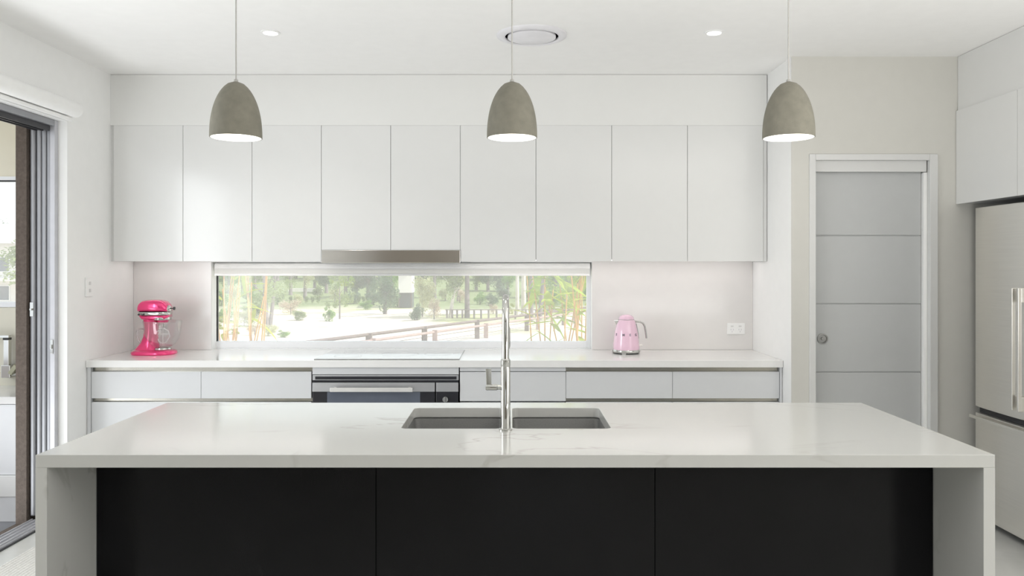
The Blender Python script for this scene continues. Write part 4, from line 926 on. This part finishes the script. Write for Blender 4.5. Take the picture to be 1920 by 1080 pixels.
for i, (xp, key, cyy, hw) in enumerate(((415,'green',540,24),(436,'pale',552,20),(470,'green',548,22),(520,'olive',538,18),(556,'pale',534,16),(600,'olive',532,18),(628,'pale',535,18),(662,'dark',537,20),(700,'dark',550,22),(745,'green',560,18),(835,'pale',545,16),(862,'dry',552,18),(900,'green',548,18),(922,'dark',542,18),(944,'dark',545,18),(990,'green',548,18),(1012,'bright',552,20),(1040,'green',556,22),(1072,'bright',556,22),(1100,'green',552,22))):
    D = 78+1.5*(i*7 % 9); yb = CPY+(CZ-gz(0, D))*F/D
    tree('thicket_bush', '%s bush of the thicket under the far tree belt' % {'dry': 'dry brown'}.get(key, kinds.get(key, key)), xp, yb, key, yb-hw*0.8, hw, hw*0.85, tw=0.05, cat='bush', depth=D, group='bushes of the thicket')
# yellow-green foliage on the right, low undergrowth on the left
for i, (xp, cy_, key, lb) in enumerate(((1030,545,'bright','lime green bush behind the palm clump, nearer the gum trunks'),(1060,550,'bright','lime green bush directly behind the palm clump'),(955,572,'yellow','small yellowish bush right behind the kitchen tap'),(925,562,'dry','dry brown brush beside the kitchen tap'))):
    tree('bush', lb, xp, 590, key, cy_, 26 if i < 2 else 13, 30 if i < 2 else 12, tw=0.04, cat='bush')
for i, (xp, yb, key, hw, lb) in enumerate(((458,612,'pale',34,'pale low shrub behind the golden canes'),(440,625,'yellow',26,'yellow low shrub beside the golden canes'),(545,590,'dry',30,'dry brush strip left of the green bush'),(690,580,'green',20,'low green brush before the blue-green tree'),(530,634,'green',17,'small green grass clump under the twin-trunked tree'),(424,603,'green',34,'leafy green shrub furthest towards the mixer end of the window'),(476,600,'olive',34,'olive shrub standing behind the twin-trunked tree'),(408,618,'yellow',28,'yellow-green shrub at the window edge behind the canes'),(503,630,'pale',24,'pale brush in front of the twin-trunked tree'),(556,602,'olive',22,'small olive shrub between the twin-trunked tree and the green bush'),(478,628,'dry',20,'dry brush at the foot of the twin-trunked tree'))):
    tree('shrub', lb, xp, yb, key, yb-hw*0.4, hw, hw*0.55, tw=0.03, cat='bush')
# vine rows
for i in range(14):
    xp = 545+i*10 if i < 6 else 640+(i-6)*8; Y = 84; b = at(xp, 566, Y); b.z = gz(b.x, Y)
    t = thing('vine_bush', 'small round vine bush in the row across the far slope', 'bush', b, 'vine bushes in a row')
    crown(t, 'olive', b+Vector((0,0,0.45)), 0.30, 0.30, 0.5, i)
pth = MB()
a, b = at(540, 549, 84), at(604, 548, 84)
tag(box('pale_wall', a.x*1.179, b.x*1.179, 99, 99.4, gz(0,99)-0.2, gz(0,99)+0.5, 'path_pale'), 'long low pale wall in front of the far tree belt', 'wall')
# shed
Y = 76; a, b = at(747, 0, Y), at(772, 0, Y)
sh = thing('shed', 'small pale shed with a dark open front beyond the shrubs', 'shed', ((a.x+b.x)/2, Y+1, GZ))
zt2, zm = at(0, 515, Y).z, at(0, 549, Y).z
box('wall', a.x, b.x, Y, Y+2.2, zm, zt2+0.6, 'house_wall', sh)
box('open_front', a.x+0.05, b.x-0.05, Y+0.3, Y+2.1, GZ, zm, 'house_dark', sh)
for xx in (a.x, b.x-0.1): box('post', xx, xx+0.1, Y, Y+0.1, GZ, zm, 'timber_fence', sh)
MB().loft([[(a.x-0.3,Y-0.3,zt2+0.6),(b.x+0.3,Y-0.3,zt2+0.6),(b.x+0.3,Y-0.3,zt2+0.7),(a.x-0.3,Y-0.3,zt2+0.7)], [(a.x-0.3,Y+2.5,zt2+1.1),(b.x+0.3,Y+2.5,zt2+1.1),(b.x+0.3,Y+2.5,zt2+1.2),(a.x-0.3,Y+2.5,zt2+1.2)]]).build('roof', 'house_roof', sh)
# fences
fl = lambda x: 32+1.92*(x+7.7)
def fence(name, label, xs, dx, mat, hgt, pw, rails, wires=True):
    t = thing(name, label, 'fence', (xs[0]+dx, fl(xs[0]), GZ))
    for x in xs: box('post', x+dx-pw/2, x+dx+pw/2, fl(x)-pw/2, fl(x)+pw/2, GZ-0.3, GZ+hgt+0.03, mat, t)
    xa, xb = xs[0]-3, xs[-1]+2
    for h, r in rails:
        MB().tube([(xa+dx, fl(xa), GZ+h), ((xa+xb)/2+dx, fl((xa+xb)/2), GZ+h), (xb+dx, fl(xb), GZ+h)], r, 8).build('rail', mat, t)
    if wires:
        for h in (0.3, 0.55, 0.8): MB().tube([(xa+dx, fl(xa), GZ+h), (xb+dx, fl(xb), GZ+h)], 0.012, 5).build('wire', mat, t)
fence('timber_fence', 'brown timber rail fence crossing the paddock diagonally', [-8.6, -6.33, -4.3, -1.9, 0.95, 3.6, 6.2, 9.0], 0, 'timber_fence', 1.06, 0.26, [(1.03, 0.075)])
fence('timber_fence', 'lower pinkish rail fence just in front of the brown timber fence', [-8.9, -6.4, -4.1, -1.7, 1.4, 4.2, 7.0, 10.0], 0.28, 'pink_fence', 0.85, 0.24, [(0.78, 0.06)], False)
t = thing('wire_fence', 'low grey post fence behind the timber fence and the gum trunks', 'fence', (-2, 61, GZ))
Yw = 61
for xp in (838, 848, 857, 867, 889, 902, 916, 931, 949, 966, 986, 1005, 1025, 1045):
    c = at(xp, 0, Yw); box('post', c.x-0.07, c.x+0.07, Yw-0.07, Yw+0.07, GZ-0.2, GZ+0.68, 'bark_grey', t)
a, b = at(835, 0, Yw), at(1060, 0, Yw)
MB().tube([(a.x, Yw, GZ+0.66), (b.x, Yw, GZ+0.66)], 0.04, 6).build('rail', 'bark_grey', t)
# cane clumps close to the house
def blade(mb, base, tip_dir, L, w, droop):
    d = Vector(tip_dir).normalized(); side = d.cross(Vector((0,0,1)))
    if side.length < 0.05: side = Vector((1,0,0))
    side.normalize(); loops = []; n = 6; rows = []
    for k in range(n+1):
        u = k/n; p = Vector(base)+d*L*u+Vector((0,0,-droop*L*u*u)); ww = w*math.sin(PI*min(1, u*0.92+0.08))**0.8*0.5
        rows.append((p-side*ww, p+Vector((0,0,-ww*0.25)), p+side*ww))
    v = [q for r in rows for q in r]; f = []
    for k in range(n):
        for j in range(2): f.append((k*3+j, k*3+j+1, k*3+j+4, k*3+j+3))
    mb.add(v, f)
def clump(label, X0, Y0, stems, leaves, seed, leafmat, big=1.0):
    r = random.Random(seed); b = Vector((X0, Y0, gz(X0, Y0))); t = thing('cane_palm', label, 'plant', b)
    for k in range(stems):
        q = b+Vector((r.uniform(-0.30,0.30), r.uniform(-0.25,0.25), -0.05)); e = q+Vector((r.uniform(-0.35,0.35), r.uniform(-0.2,0.2), r.uniform(1.7,2.4)))
        MB().tube([q, q.lerp(e,0.5)+Vector((r.uniform(-.05,.05),0,0)), e], [0.010, 0.008, 0.005], 6).build('stem', 'cane_gold', t, smooth=True)
    for k in range(leaves):
        h = r.uniform(1.45, 2.6) if k % 5 else r.uniform(1.0, 1.5)
        q = b+Vector((r.uniform(-0.35,0.35), r.uniform(-0.3,0.3), h)); a = r.uniform(0, 2*PI)
        m = MB(); blade(m, q, (math.cos(a), math.sin(a)*0.6, r.uniform(-0.6,0.7)), r.uniform(0.18,0.34)*big, r.uniform(0.035,0.085)*big, r.uniform(0.1,0.6)); m.build('leaf', leafmat if k % 3 else 'leaf_yellow', t, smooth=True, fix=False)
clump('golden cane palm with broad yellow-green leaves outside the pantry end of the window', 0.60, 8.2, 22, 130, 3, 'leaf_bright', 1.25)
clump('golden cane palm with orange stems outside the mixer end of the window', -2.92, 8.2, 26, 30, 8, 'leaf_yellow')
# pale neighbouring house seen through the alfresco window, with washed-out trees
hs = thing('neighbour_house', 'pale two-storey neighbouring house seen through the outdoor bench window', 'house', (-40, 60, GZ))
box('wall', -47, -35.5, 60, 68, GZ, 3.2, 'house_wall', hs)
MB().loft([[(-47.6,59.2,3.2),(-34.9,59.2,3.2),(-34.9,68.8,3.2),(-47.6,68.8,3.2)], [(-46,63.5,4.9),(-36.5,63.5,4.9),(-36.5,64.5,4.9),(-46,64.5,4.9)]]).build('roof', 'house_roof', hs)
for k in range(5):
    for z in (-1.2, 1.0):
        w = box('window', -46+2.1*k, -44.9+2.1*k, 59.94, 59.99, z, z+1.2, 'light_frame', hs); box('pane', -45.93+2.1*k, -44.97+2.1*k, 59.9, 59.94, z+0.07, z+1.13, 'oven_glass', w)
box('balcony', -47, -35.5, 58.6, 60, 0.35, 0.55, 'house_wall', hs)
for i, (xw, yw, key, lb) in enumerate(((-30.5, 49, 'olive', 'olive tree beside the pale neighbouring house'), (-27, 46, 'pale', 'pale bush below the outdoor bench window view'), (-52, 75, 'dark', 'dark tree rising behind the pale neighbouring house'))):
    b = Vector((xw, yw, GZ)); t = thing('garden_tree', lb, 'tree', b); h = (5.5, 2.0, 9.5)[i]
    trunk(t, [b-Vector((0,0,0.3)), b+Vector((0,0,h*0.5)), b+Vector((0.2,0,h*0.8))], [0.16, 0.12, 0.06], 'bark_grey'); crown(t, key, b+Vector((0,0,h*0.75)), h*0.4, h*0.4, h*0.35, i)
